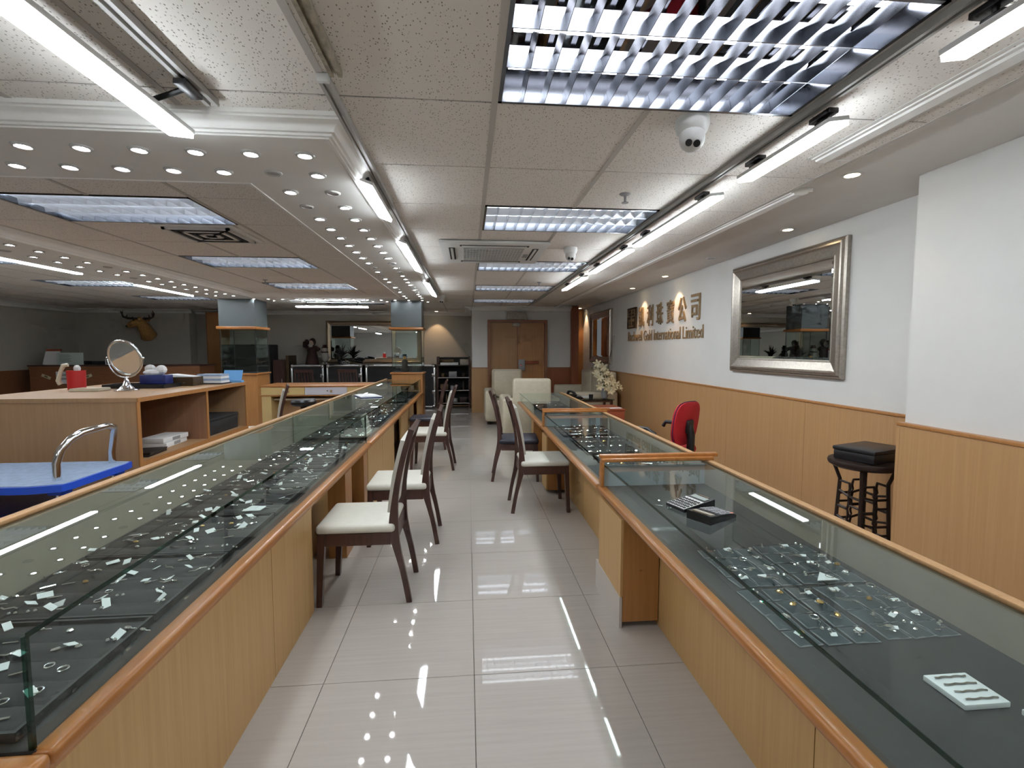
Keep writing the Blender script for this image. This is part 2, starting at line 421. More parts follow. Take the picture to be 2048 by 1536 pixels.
def ring_sweep(mb, x0, x1, y0, y1, prof, sgn):
    """closed mitred moulding round a rectangle; profile = (offset away from the soffit, z)"""
    n = len(prof); base = len(mb.v)
    for (cx, cy, ux, uy) in ((x0, y0, -1, -1), (x1, y0, 1, -1), (x1, y1, 1, 1), (x0, y1, -1, 1)):
        for (d, z) in prof: mb.v.append((cx + ux * d * sgn, cy + uy * d * sgn, z))
    for k in range(4):
        for i in range(n - 1):
            a = base + k * n + i; b_ = base + ((k + 1) % 4) * n + i
            mb.f.append((a, b_, b_ + 1, a + 1))
rs = MB()
x0, x1, y0, y1 = ring_o; a0, a1, b0, b1 = ring_i
rs.box(x0, x1, y0, b0, SO, CE + .02).box(x0, x1, b1, y1, SO, CE + .02).box(x0, a0, b0, b1, SO, CE + .02).box(a1, x1, b0, b1, SO, CE + .02)
ring = struct('trim_4', rs, 'soffit_paint', 'dropped white plaster ring studded with small downlights')
prof = [(0, SO), (.004, SO - .004), (.018, SO - .004), (.018, SO + .003), (.03, SO + .003), (.032, SO + .012), (.044, SO + .014)] + \
       [(.044 + .036 * (1 - math.cos(R(a))), SO + .014 + .03 * math.sin(R(a))) for a in (20, 40, 60, 80)] + \
       [(.084, SO + .046), (.084, SO + .054), (.098, SO + .054), (.1, SO + .07), (.1, SO + .09)]
mo = MB(); ring_sweep(mo, x0, x1, y0, y1, prof, 1); part('crown_moulding', mo, 'soffit_paint', ring, smooth=R(25))
mi = MB(); ring_sweep(mi, a0, a1, b0, b1, [(d * .85, z) for d, z in prof], -1); part('crown_moulding', mi, 'soffit_paint', ring, smooth=R(25))
# right-hand soffit with its moulding, jogging round the pilaster
sf = MB().box(1.9, RW, 2.3, 11.7, 2.35, 2.40).box(1.66, RW, FW, 2.3, 2.35, 2.40).box(1.885, 1.9, 2.3, 11.7, 2.318, 2.40).box(1.645, 1.66, FW, 2.3, 2.318, 2.40).box(1.645, 1.9, 2.29, 2.305, 2.318, 2.40)
so = struct('trim_5', sf, 'soffit_paint', 'white plaster soffit strip along the right wall')
mp_ = [(0, .05), (0, -.012), (.012, -.012), (.018, -.022), (.035, -.022), (.04, -.03), (.085, -.034), (.12, -.024), (.126, -.012), (.15, -.012), (.155, .01), (.17, .04), (.17, .05)]
mm = MB().prism([(1.885 + a, 2.337 + b) for a, b in mp_], 2.78, BW - .1, 'y'); part('moulding', mm, 'soffit_paint', so, smooth=R(20))
mm = MB().prism([(1.655 + a, 2.337 + b) for a, b in mp_], FW, 2.30, 'y'); part('moulding', mm, 'soffit_paint', so, smooth=R(20))

# ------------------------------------------------------------------ door
dr = struct('door_1', MB().box(.44, .50, BW - .05, BW + .1, 0, 2.035).box(1.695, 1.755, BW - .05, BW + .1, 0, 2.035).box(.50, 1.695, BW - .05, BW + .1, 1.975, 2.035), 'door_frame_wood', 'brown double door in a dark timber frame')
part('door_leaf', B(.503, 1.088, BW, BW + .045, .01, 1.972), 'door_wood', dr)
part('door_leaf', B(1.107, 1.692, BW, BW + .045, .01, 1.972), 'orange_panel', dr)
part('meeting_strip', B(1.088, 1.107, BW - .012, BW + .045, .01, 1.972), 'door_frame_wood', dr)
part('door_closer', B(.99, 1.15, BW - .05, BW - .002, 1.90, 1.968, .008), 'brass_rust', dr)
lk = part('lock_case', MB().box(1.12, 1.26, BW - .05, BW - .001, .93, 1.17, .008), 'grey_plastic', dr)
part('lock_knob', MB().lathe([(.018, -.03), (.02, 0), (.016, .012)], (1.165, BW - .062, 1.045), 12, 'y'), 'chrome', lk)
part('push_bar', MB().box(1.27, 1.57, BW - .06, BW - .04, 1.075, 1.135, .006).box(1.28, 1.30, BW - .045, BW, 1.085, 1.125).box(1.54, 1.56, BW - .045, BW, 1.085, 1.125), 'red_cabinet', dr)
ex = thing('exit_sign', 'grey louvred sign box over the double door', 'sign', (1.07, BW - .08, 2.04))
part('housing', B(.87, 1.27, BW - .12, BW - .001, 2.045, 2.205, .005), 'brass_rust', ex)
for k in range(6): part('slat', B(.89, 1.25, BW - .132, BW - .12, 2.06 + k * .023, 2.066 + k * .023), 'grey_plastic', ex)

# ------------------------------------------------------------------ recessed louvred lights
def louvre_light(f, label, lit, nx=14):
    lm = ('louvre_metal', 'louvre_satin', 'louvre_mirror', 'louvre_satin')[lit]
    x0, x1, y0, y1 = f; x0 += .012; x1 -= .012; y0 += .006; y1 -= .006
    cx, cy = (x0 + x1) / 2, (y0 + y1) / 2
    t = thing('louvre_light', label, 'ceiling light', (cx, cy, CE), 0, 'recessed louvred ceiling lights')
    z0 = CE - .004; z1 = CE + .1
    part('frame', MB().box(x0, x1, y0, y0 + .014, z0, z1).box(x0, x1, y1 - .014, y1, z0, z1).box(x0, x0 + .014, y0, y1, z0, z1).box(x1 - .014, x1, y0, y1, z0, z1), 'louvre_mirror', t)
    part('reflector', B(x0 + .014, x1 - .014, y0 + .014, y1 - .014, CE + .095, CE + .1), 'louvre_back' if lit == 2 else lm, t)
    ys_ = [y0 + (y1 - y0) * q for q in (.185, .5, .815)]
    for yy in ys_: part('tube', MB().tube([(x0 + .03, yy, CE + .068), (x1 - .03, yy, CE + .068)], .012, 6, False), ('tube_off', 'tube_weak', 'tube_lit', 'tube_reflection_glow')[lit], t)
    me = None
    for k in range(1, nx):
        xx = x0 + .014 + (x1 - x0 - .028) * k / nx
        if me is None:
            me = MB().prism([(-.009, .046), (.009, .046), (.0035, .028), (.001, .004), (-.001, .004), (-.0035, .028)], y0 - cy + .015, y1 - cy - .015, 'y').mesh('blade', lm, R(50))
        link('blade', me, t, (xx - cx, 0, 0))
    sw = .007 if lit == 2 else .016
    for q in (.345, .655):
        yy = y0 + (y1 - y0) * q
        part('spine', MB().prism([(yy - sw, CE + .046), (yy + sw, CE + .046), (yy + sw * .4, CE + .026), (yy + .002, CE + .003), (yy - .002, CE + .003), (yy - sw * .4, CE + .026)], x0 + .014, x1 - .014, 'x'), lm, t, smooth=R(50))
    return t
names = ['nearest the camera, its tubes brightly lit', 'second from the camera, beside the right track', 'just beyond the air conditioner cassette', 'fourth from the camera, in the aisle ceiling', 'farthest down the aisle, above the door']
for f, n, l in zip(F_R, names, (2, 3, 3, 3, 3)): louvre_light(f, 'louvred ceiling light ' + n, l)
for f, n in zip(F_L, ['inside the plaster ring, largest in view', 'inside the plaster ring, beyond the square vent', 'inside the plaster ring, next to the far downlights']): louvre_light(f, 'louvred ceiling light ' + n, 1)
for f, n in zip(F_F, ['left of the ring, above the deer head wall', 'left of the ring, nearest the deer head', 'left of the ring, at the picture edge']): louvre_light(f, 'louvred ceiling light ' + n, 1)
louvre_light(F_B[0], 'louvred ceiling light behind the ring near the far mirror', 0)

# ------------------------------------------------------------------ tracks and strip lamps
def track(x, y0, y1, label, mat='grey_plastic', width=.036):
    t = thing('light_track', label, 'light track', (x, y0, CE))
    part('channel', MB().box(x - width / 2, x - width / 6, y0, y1, CE - .028, CE - .004).box(x + width / 6, x + width / 2, y0, y1, CE - .028, CE - .004).box(x - width / 6, x + width / 6, y0, y1, CE - .015, CE - .004), mat, t, smooth=None)
    part('end_cap', B(x - width / 2 - .002, x + width / 2 + .002, y0 - .02, y0, CE - .03, CE - .003, .003), 'white_plastic', t)
    return t
track(-.475, 1.76, 8.4, 'grey light track running beside the plaster ring', 'track_grey')
track(-.425, .2, 1.72, 'yellowed metal track end above the near aisle', 'brass_rust', .04)
track(1.31, .2, 9.9, 'grey light track along the right of the aisle ceiling', 'track_grey')
track(-.93, .2, 1.96, 'short grey track above the near left strip lamp', 'track_grey', .045)
track(-4.44, 2.6, 8.6, 'light track left of the plaster ring', 'grey_plastic')
def strip(x, y0, y1, z, label, tilt=0, lit=True, along='y', wid=.08, side=0):
    L = (y1 - y0); cy = (y0 + y1) / 2
    t = thing('strip_lamp', label, 'strip lamp', (x, cy, z), 0 if along == 'y' else PI / 2, 'track mounted strip lamps')
    b = B(-wid / 2, wid / 2, -L / 2, L / 2, .003, .02, .003)
    l = B(-wid / 2 + .003, wid / 2 - .003, -L / 2 + .004, L / 2 - .004, -.013, .003)
    M = Matrix.Rotation(tilt, 4, 'Y'); b.xf(M); l.xf(M)
    part('housing', b, 'white_plastic', t, False); part('lens', l, 'led_lens' if lit else 'black_plastic', t, False)
    for q in (-.36, .36):
        if CE - z < .08:
            part('bracket', B(-.012, .012, q * L - .04, q * L + .04, .0205, CE - z - .031, .002), 'black_plastic', t, False); continue
        a = MB().box(-.014, .014, q * L - .03, q * L + .03, .019, .04, .004).tube([(0, q * L, .035), (side, q * L, CE - z - .04)], .009, 8)
        a.box(side - .02, side + .02, q * L - .055, q * L + .055, CE - z - .054, CE - z - .034, .004)
        part('bracket', a, 'black_plastic', t, False)
    return t
strip(1.345, .5, 1.30, 2.21, 'lit strip lamp cut off by the upper right corner', R(-8))
strip(1.345, 1.71, 2.32, 2.22, 'short brightest strip lamp in front of the white camera', R(-8))
strip(1.345, 2.58, 3.83, 2.22, 'long lit strip lamp above the large wall mirror side', R(-8))
strip(1.345, 4.0, 5.22, 2.22, 'third lit strip lamp along the right track', R(-8))
strip(1.345, 5.56, 6.75, 2.22, 'farthest lit strip lamp along the right track', R(-8))
strip(-.515, 2.60, 3.27, 2.24, 'short lit strip lamp nearest on the ring side track', R(20), side=.03)
strip(-.515, 4.0, 5.4, 2.24, 'middle lit strip lamp on the ring side track', R(20), side=.03)
strip(-.515, 6.35, 7.85, 2.24, 'far lit strip lamp on the ring side track', R(20), side=.03)
strip(-1.055, .72, 1.985, 2.20, 'large lit strip lamp at the upper left corner', R(5), side=.12, wid=.09)
strip(-4.43, 4.78, 6.10, 2.265, 'lit strip lamp at the left picture edge', R(4))
strip(-4.45, 7.1, 8.42, 2.265, 'lit strip lamp above the round table mirror', R(4))
strip(-4.43, 2.8, 4.1, 2.265, 'unseen added strip lamp left of the ring, nearest of three there', R(4))  # lamp added outside the view, continues the left row
strip(-2.42, 9.12 - .63, 9.12 + .63, 2.16, 'lit crosswise strip lamp in front of the far mirror', 0, along='x')
strip(-2.0, -1.9, -.7, 2.2, 'unseen added strip lamp over the near room behind the viewer', 0)  # unseen lamp added to brighten the near area
strip(1.345, -1.6, -.4, 2.21, 'unseen added strip lamp behind the viewer on the right', R(-8))  # added out of view for more light from behind

strip(.2, -2.6, -1.3, 2.2, 'unseen added strip lamp in the middle of the room behind the viewer', 0)  # unseen, added so the mirrors reflect a brighter room
strip(-4.6, -1.9, -.6, 2.2, 'unseen added strip lamp over the left room behind the viewer', 0)  # extra unseen lamp, added for bounce light
strip(-1.2, -4.0, -2.8, 2.2, 'unseen added strip lamp close to the wall behind the viewer', 0)  # added to light the rear wall for the mirrors, never in view
# ------------------------------------------------------------------ downlights
ringm = MB().lathe([(.018, 0), (.02, -.002), (.028, -.003), (.03, -.008), (.036, -.008), (.042, -.001), (.042, .002)], n=16).mesh('trim_ring', 'ring_grey', R(50))
lensm = MB().add([(.018 * math.cos(2 * PI * k / 8), .018 * math.sin(2 * PI * k / 8), -.005) for k in range(8)] + [(0, 0, -.007)], [(k, (k + 1) % 8, 8) for k in range(8)]).mesh('lens', 'spot_lens')
offm = MB().lathe([(.019, -.002), (.024, -.002), (.024, -.001)], n=14).mesh('lens', 'spot_off', R(50))
def downlight(x, y, lit=True, warm=False):
    t = thing('downlight', 'small lit round downlight in the plaster ring' if lit else 'small unlit round downlight in the plaster ring', 'downlight', (x, y, SO), 0, 'lit ring downlights' if lit else 'unlit ring downlights')
    link('trim_ring', ringm, t); link('lens', lensm if lit else offm, t)
off = {('i', 0), ('o', 1), ('i', 2), ('o', 9), ('i', 10), ('o', 16), ('o', 11), ('i', 12), ('i', 15), ('o', 18), ('i', 19), ('i', 17)}
for k in range(7): downlight(-.705 - .228 * k, 2.28)
for k in range(7): downlight(-.93 - .228 * k, 2.52, k != 0)
for k in range(22):
    y = 2.53 + .2745 * k
    if ('o', k) != ('o', 22): downlight(-.725 - .0016 * k, y + .0, ('o', k) not in off)
    if k: downlight(-.945 - .003 * k, y, ('i', k) not in off)
for k in range(13):
    downlight(-3.60 + .235 * k, 8.70); downlight(-3.62 + .243 * k, 8.98, k not in (2, 5))
for k in range(15):
    y = 4.4 + .273 * k; downlight(-3.71, y, k not in (4,)); downlight(-3.98, y, k not in (1, 7))
def wash(x, y, label, lit=True, power=5.0):
    t = thing('wall_washer', label, 'downlight', (x, y, 2.35 if x > 0 else 2.318), 0, 'warm downlights along the right wall')
    part('trim_ring', MB().lathe([(.036, 0), (.038, -.005), (.05, -.006), (.054, -.001), (.054, .002)], n=18), 'white_plastic', t, False)
    part('lens', MB().lathe([(.03, -.006), (.036, -.004), (.036, -.001)], n=16), 'warm_lens' if lit else 'spot_off', t, False)
    if lit:
        ld = bpy.data.lights.new('washer_beam', 'SPOT'); ld.energy = power; ld.color = (1, .66, .38); ld.spot_size = R(70); ld.spot_blend = .35; ld.shadow_soft_size = .03
        lo = bpy.data.objects.new('washer_beam', ld); C.objects.link(lo); lo.parent = t; lo.location = (0, 0, -.012); lo.rotation_euler = ((0, R(-14), 0) if x > 0 else (R(14), 0, 0))
wash(2.10, 2.56, 'warm downlight nearest, beside the white pilaster', power=1.5)
wash(2.55, 3.75, 'warm downlight above the large wall mirror', power=3)
wash(2.55, 4.98, 'unlit downlight between the mirror and the sign', False)
wash(2.58, 6.25, 'warm downlight over the last characters of the sign', power=13)
wash(2.58, 7.52, 'warm downlight over the first characters of the sign', power=13)
wash(2.62, 11.3, 'warm downlight in the corner by the door', power=14)
wash(-1.75, 12.1, 'warm downlight above the far mirror', power=14)
wash(-.75, 12.1, 'warm downlight above the dark rack', power=14)

# ------------------------------------------------------------------ ceiling equipment
t = thing('air_conditioner', 'white square ceiling cassette air conditioner with black grille', 'air conditioner', (.24, 4.67, CE))
x0, x1, y0, y1 = AC; z = CE - .03
part('panel', MB().box(x0, x1, y0, y1, z, CE - .004, .012), 'white_plastic', t)
cx, cy = .24, 4.67
part('intake_recess', B(cx - .27, cx + .27, cy - .27, cy + .27, z - .003, z + .002), 'black_matt', t)
for k in range(20): part('grille_bar', B(cx - .27 + k * .0284 - .003, cx - .27 + k * .0284 + .003, cy - .27, cy + .27, z - .008, z - .003), 'white_plastic', t)
for k in range(13): part('grille_rib', B(cx - .27, cx + .27, cy - .27 + k * .045 - .005, cy - .27 + k * .045 + .005, z - .009, z - .004), 'white_plastic', t)
part('badge', B(cx + .29, cx + .335, cy - .02, cy + .12, z - .004, z), 'grey_plastic', t)
for (a, b, c, d) in ((cx - .30, cx + .30, cy - .40, cy - .345), (cx - .30, cx + .30, cy + .345, cy + .40), (cx - .40, cx - .345, cy - .28, cy + .28), (cx + .345, cx + .40, cy - .28, cy + .28)):
    v = part('air_slot', B(a, b, c, d, z - .002, z + .001), 'black_matt', t)
    part('air_flap', B(a + .016, b - .016, c + .016, d - .016, z - .007, z - .002, .003), 'white_plastic', v)
t = thing('air_vent', 'square louvred air vent behind the large ring light', 'vent', (-2.02, 4.13, CE))
part('frame', MB().box(-2.31, -1.73, 3.86, 4.44, CE - .012, CE - .002).box(-2.28, -1.76, 3.89, 4.41, CE - .014, CE - .010), 'soffit_paint', t)
for k in range(6):
    q = .24 - k * .042; r = q - .026
    m_ = MB().box(-2.02 - q, -2.02 + q, 4.15 - q, 4.15 - r, CE - .03, CE - .014).box(-2.02 - q, -2.02 + q, 4.15 + r, 4.15 + q, CE - .03, CE - .014).box(-2.02 - q, -2.02 - r, 4.15 - q, 4.15 + q, CE - .03, CE - .014).box(-2.02 + r, -2.02 + q, 4.15 - q, 4.15 + q, CE - .03, CE - .014)
    part('louvre_ring', m_, 'black_matt' if k % 2 else 'wall_paint', t, smooth=None)
def cam_dome(x, y, rot, label, s=1.0):
    t = thing('security_camera', label, 'camera', (x, y, CE), rot, 'ceiling security cameras')
    part('base', MB().lathe([(.062 * s, 0), (.064 * s, -.02 * s), (.058 * s, -.045 * s), (.045 * s, -.06 * s)], n=24), 'white_plastic', t, False)
    b = MB().ell((0, 0, 0), .048 * s, .048 * s, .052 * s, 18, 12).xf(Matrix.Translation((0, -.012 * s, -.075 * s)))
    e = part('eyeball', b, 'white_plastic', t, False)
    for k, xx in enumerate((-.014, .014)):
        m_ = MB().lathe([(.013 * s, 0), (.013 * s, .012 * s), (.008 * s, .014 * s)], n=14).xf(Matrix.Translation((xx * s, -.040 * s, -.098 * s - k * .006)) @ Matrix.Rotation(R(125), 4, 'X'))
        part('camera_eye', m_, 'black_plastic', e, False)
cam_dome(.905, 1.955, R(-20), 'white twin lens dome camera beside the lit louvre light', 1.05)
cam_dome(.94, 4.45, R(-10), 'white twin lens dome camera right of the air conditioner')
cam_dome(-.44, 8.55, R(0), 'white dome camera at the far end of the ring track', 1.1)
def sprinkler(x, y, label):
    t = thing('sprinkler', label, 'sprinkler', (x, y, CE))
    part('escutcheon', MB().lathe([(.012, -.012), (.03, -.006), (.034, -.001)], n=16), 'grey_plastic', t, False)
    part('stem', MB().tube([(0, 0, -.01), (0, 0, -.05)], .008, 8), 'grey_plastic', t, False)
    part('deflector', MB().lathe([(.02, -.054), (.022, -.05), (.01, -.047)], n=12), 'grey_plastic', t, False)
sprinkler(.94, 2.9, 'grey sprinkler head in front of the second louvred light')
sprinkler(.99, 6.75, 'grey sprinkler head far along the aisle ceiling')
sprinkler(-2.68, 6.85, 'grey sprinkler head inside the plaster ring')

# ------------------------------------------------------------------ wall mirrors
def mirror_frame(name, label, wall, a0, a1, z0, z1, axis, depth, mats, bw):
    """bevelled mirror; axis 'x' hangs on a wall of constant x facing -x, axis 'y' on constant y facing -y"""
    def pt(a, z, d): return (wall - d, a, z) if axis == 'x' else (a, wall - d, z)
    t = thing(name, label, 'mirror', pt((a0 + a1) / 2, z0, 0))
    prof = [(0, 0), (0, depth * .55), (bw * .10, depth * .75), (bw * .16, depth * .6), (bw * .22, depth * .95), (bw * .32, depth), (bw * .40, depth * .85), (bw * .46, depth * .8), (bw * .9, depth * .5), (bw * .93, depth * .58), (bw, depth * .5), (bw, .01)]
    n = len(prof)
    for k in range(4):
        mb = MB(); cs = [((a0, z0), (1, 1)), ((a1, z0), (-1, 1)), ((a1, z1), (-1, -1)), ((a0, z1), (1, -1))]
        for ((a, z), (ua, uz)) in (cs[k], cs[(k + 1) % 4]):
            for (d, h) in prof: mb.v.append(pt(a + ua * d, z + uz * d, h))
        for i in range(n - 1): mb.f.append((i, i + 1, n + i + 1, n + i))
        part('frame_side', mb, mats, t, smooth=R(25))
    mb = MB(); q = bw * .95; bv = .03
    o_ = [(a0 + q, z0 + q), (a1 - q, z0 + q), (a1 - q, z1 - q), (a0 + q, z1 - q)]
    i_ = [(a0 + q + bv, z0 + q + bv), (a1 - q - bv, z0 + q + bv), (a1 - q - bv, z1 - q - bv), (a0 + q + bv, z1 - q - bv)]
    mb.add([pt(a, z, .015) for a, z in o_] + [pt(a, z, .02) for a, z in i_], [(4, 5, 6, 7)] + [(k, (k + 1) % 4, (k + 1) % 4 + 4, k + 4) for k in range(4)])
    part('mirror_glass', mb, 'mirror', t, smooth=None)
    part('backing', B(*( (wall - .012, wall - .001, a0 + .02, a1 - .02) if axis == 'x' else (a0 + .02, a1 - .02, wall - .012, wall - .001)), z0 + .02, z1 - .02), 'black_matt', t)
mirror_frame('wall_mirror', 'large mirror in a wide silver frame on the right wall', RW, 3.36, 4.90, 1.175, 2.225, 'x', .055, 'frame_silver', .135)
mirror_frame('wall_mirror', 'smaller grey framed mirror on the right wall near the door', RW, 9.2, 10.78, 1.11, 2.18, 'x', .06, 'frame_silver', .13)
mirror_frame('wall_mirror', 'gold edged mirror on the far wall behind the flight cases', BW2, -3.45, -1.15, 1.05, 2.09, 'y', .05, 'frame_gold', .10)

# ------------------------------------------------------------------ company sign
def text_part(txt, parent, mat, ya, yb, z0, z1, x, depth, name='letter', weight=.0):
    cu = bpy.data.curves.new('text', 'FONT'); cu.body = txt; cu.extrude = .1; cu.offset = weight; cu.resolution_u = 3
    ob = bpy.data.objects.new('text', cu); C.objects.link(ob); bpy.context.view_layer.update()
    me = bpy.data.meshes.new_from_object(ob.evaluated_get(bpy.context.evaluated_depsgraph_get()))
    bpy.data.objects.remove(ob)
    if not len(me.vertices): return None
    xs = [v.co.x for v in me.vertices]; ys = [v.co.y for v in me.vertices]; zs = [v.co.z for v in me.vertices]
    off = wloc(parent)
    for v in me.vertices:
        u = (v.co.x - min(xs)) / (max(xs) - min(xs)); s_ = (v.co.y - min(ys)) / (max(ys) - min(ys)); d = (v.co.z - min(zs)) / (max(zs) - min(zs))
        v.co = Vector((x - d * depth, ya + (yb - ya) * u, z0 + (z1 - z0) * s_)) - off
    me.name = name; me.materials.clear(); me.materials.append(MATS[mat])
    return link(name, me, parent)
t = thing('company_sign', 'bronze raised company lettering and square emblem on the white wall', 'sign', (RW, 6.93, 1.53))
lg = part('emblem', B(RW - .03, RW - .003, 7.84, 8.27, 1.745, 2.09, .004), 'sign_dark', t)
for (a, b, c, d) in ((7.88, 8.23, 2.045, 2.06), (7.88, 7.90, 1.95, 2.06), (8.21, 8.23, 1.95, 2.06), (8.02, 8.06, 1.80, 2.045), (7.88, 8.23, 1.935, 1.95), (7.9, 8.21, 1.99, 2.0), (7.9, 8.0, 1.86, 1.90), (8.08, 8.2, 1.86, 1.90), (7.95, 8.16, 1.77, 1.79), (8.12, 8.16, 1.79, 1.86)):
    part('emblem_stroke', B(RW - .036, RW - .03, a, b, c, d), 'sign_bronze', lg)
y = 7.74
for k, ch in enumerate('凱利珠寶公司'):
    text_part(ch, t, 'sign_bronze', y, y - .235, 1.75, 2.07, RW - .003, .016, 'character', .006); y -= .372
y = 8.26
for wd, n in (('Backwell', 8.6), ('Gold', 4.4), ('International', 11.6), ('Limited', 7.0)):
    wdt = n * .0790; text_part(wd, t, 'sign_bronze', y, y - wdt, 1.53, 1.69, RW - .003, .010, 'lettering', .0); y -= wdt + .07

# ------------------------------------------------------------------ glass display counters
def counter(label, y0, y1, sgn, xg, xt, xb, xp, zd, zt, bases, near_end=False, far_panel=None, rail_z=.0):
    """sgn -1: counter left of the aisle (front faces +x); sgn +1: right of the aisle (front faces -x).
    xg glass front, xt outer edge of the wooden nosing, xb back rail, xp front of the base, zd deck, zt glass top"""
    t = thing('display_counter', label, 'display counter', ((xg + xb) / 2, (y0 + y1) / 2, 0), 0, 'glass topped jewellery counters')
    f = -sgn                                          # direction from the counter towards the aisle
    def X(a, b): return (min(a, b), max(a, b))
    g = .008
    for (a, b, rec) in bases:
        xf = xp - f * rec
        part('base_panel', B(*X(xf, xf - f * .018), a + .002, b - .002, .0, zd - .045), 'maple', t)
    part('carcass', B(*X(xp - f * .26, xb + f * .02), y0 + .004, y1 - .004, 0.0, zd - .06), 'orange_panel', t)
    part('apron', B(*X(xp + f * .002, xp - f * .255), y0 + .003, y1 - .003, zd - .062, zd - .035), 'orange_panel', t)
    nz_ = MB().box(*X(xt, xt - f * .05), y0, y1, zd - .034, zd + .002, .013, 3)
    part('nosing', nz_, 'orange_wood', t, smooth=R(60))
    if near_end: part('nosing', B(*X(xt, xb), y0 - .05, y0 - .002, zd - .036, zd + .004, .014, 3), 'orange_wood', t, smooth=R(60))
    part('deck', B(*X(xg + f * .004, xb + f * .01), y0 + .003, y1 - .003, zd - .034, zd), 'deck_grey', t)
    gl = part('glass_front', B(*X(xg, xg - f * g), y0 + .003, y1 - .003, zd + .001, zt - g), 'glass', t, smooth=None)
    gl = part('glass_top', B(*X(xg + f * .001, xb + f * .02), y0 + .002, y1 - .002, zt - g, zt), 'glass', t, smooth=None)
    part('polished_edge', B(*X(xg + f * .001, xg + f * .003), y0 + .002, y1 - .002, zt - g - .002, zt + .0005), 'glass_edge', gl, smooth=None)
    ends = [y0 + .002] + ([y1 - g - .002] if far_panel is None else [])
    if not near_end and sgn > 0: ends = []
    for ye in ends:
        e = part('glass_end', B(*X(xg - f * g, xb + f * .02), ye, ye + g, zd + .001, zt - g - .001), 'glass', t, smooth=None)
        part('polished_edge', B(*X(xg + f * .001, xg - f * g), ye, ye + g, zd + .001, zt - g - .001), 'glass_edge', e, smooth=None)
    part('back_panel', B(*X(xb + f * .02, xb + f * .008), y0 + .003, y1 - .003, zd, zt - g), 'olive_panel', t)
    part('back_rail', B(*X(xb + f * .022, xb - f * .014), y0, y1, zt + .0005, zt + .014, .003), 'wainscot', t)
    part('back_board', B(*X(xb + f * .008, xb - f * .012), y0 + .002, y1 - .002, zd - .2, zt), 'laminate', t)
    if far_panel:
        part('partition', B(*X(xg - f * .002, xb + f * .02), y1 - .022, y1 - .004, zd, zt - g - .001), 'blue_grey', t)
        part('partition_rail', MB().box(*X(xg + f * .02, xb - f * .02), y1 - .05, y1 - .018, zt + .015, zt + .034, .003).box(*X(xg + f * .02, xb - f * .06), y1 - .018, y1 + .02, zt + .028, zt + .05, .003), 'orange_wood', t)
        part('partition_post', B(*X(xg + f * .022, xg + f * .003), y1 - .048, y1 - .004, zd - .03, zt + .015, .003), 'orange_wood', t)
    return t
LG = dict(sgn=-1, xg=-.835, xt=-.795, xb=-1.43, xp=-.825, zd=.630, zt=.865)
def pedestal(t, x0, x1, y0, y1, z1, kick=False):
    p = part('pedestal', B(x0, x1, y0, y1, .03, z1), 'orange_panel', t)
    part('pedestal_front', B(x0 - .012, x0, y0, y1, .03 if not kick else .16, z1), 'maple', p)
    if kick: part('kick_plate', B(x0 - .016, x0 - .002, y0 - .002, y1 + .05, .0, .16), 'pale_kick', p)
c1 = counter('nearest left counter full of tagged trays', .96, 4.05, bases=[(.96, 2.07, 0), (2.07, 2.60, 0), (2.60, 4.05, .22)], near_end=True, **LG)
part('end_panel', B(-1.42, -.83, .962, .975, 0, .59), 'maple', c1)
for a, b in ((3.27, 3.45), (3.85, 3.99)): part('support_leg', B(-.93, -.815, a, b, 0, .57), 'orange_panel', c1)
c2 = counter('middle left counter with a white necklace stand', 4.06, 6.90, bases=[(4.06, 4.75, 0), (4.75, 5.5, 0), (5.5, 6.1, .22), (6.1, 6.9, 0)], **LG)
c3 = counter('far left counter reaching the right glass column', 6.91, 8.74, bases=[(6.91, 7.5, 0), (7.5, 8.1, .22), (8.1, 8.74, 0)], **LG)
RG = dict(sgn=1, xg=.775, xt=.742, xb=1.40, xp=.955, zd=.612, zt=.742)
r1 = counter('nearest right counter with two calculators on the glass', .15, 2.72, bases=[(.15, 1.2, 0), (1.2, 2.72, 0)], far_panel=True, **RG)
pedestal(r1, .765, .95, 2.30, 2.70, .555, True)
r2 = counter('middle right counter beside the red office chair', 2.74, 4.90, bases=[(2.74, 3.9, 0), (3.9, 4.9, 0)], far_panel=True, **RG)
pedestal(r2, .765, .95, 4.60, 4.88, .555)
r3 = counter('far right counter in front of the cream armchairs', 4.92, 7.25, bases=[(4.92, 6.0, 0), (6.0, 7.25, 0)], **RG)
part('support_leg', B(.765, .95, 5.6, 5.66, 0, .555), 'orange_panel', r3)
part('glass_end', B(.783, 1.38, 7.24, 7.248, .613, .733), 'glass', r3, smooth=None)

# ------------------------------------------------------------------ trays, jewellery and price tags
def tray(x0, x1, y0, y1, z, label, h=.022):
    t = thing('jewellery_tray', label, 'tray', ((x0 + x1) / 2, (y0 + y1) / 2, z), 0, 'black jewellery trays')
    part('tray_base', B(x0, x1, y0, y1, z + .001, z + h * .5), 'tray_black', t)
    for (a, b, c, d) in ((x0, x1, y0, y0 + .008), (x0, x1, y1 - .008, y1), (x0, x0 + .008, y0 + .008, y1 - .008), (x1 - .008, x1, y0 + .008, y1 - .008)):
        part('tray_rim', B(a, b, c, d, z + h * .5, z + h), 'deck_grey', t)
    n = 5
    for k in range(n):
        yy = y0 + .012 + (y1 - y0 - .024) * (k + .5) / n; w = (y1 - y0 - .024) / n
        part('foam_roll', MB().prism([(yy - w * .48, z + h * .5), (yy - w * .3, z + h * .85), (yy + w * .3, z + h * .85), (yy + w * .48, z + h * .5)], x0 + .01, x1 - .01, 'x'), 'tray_black', t)
    return z + h * .85
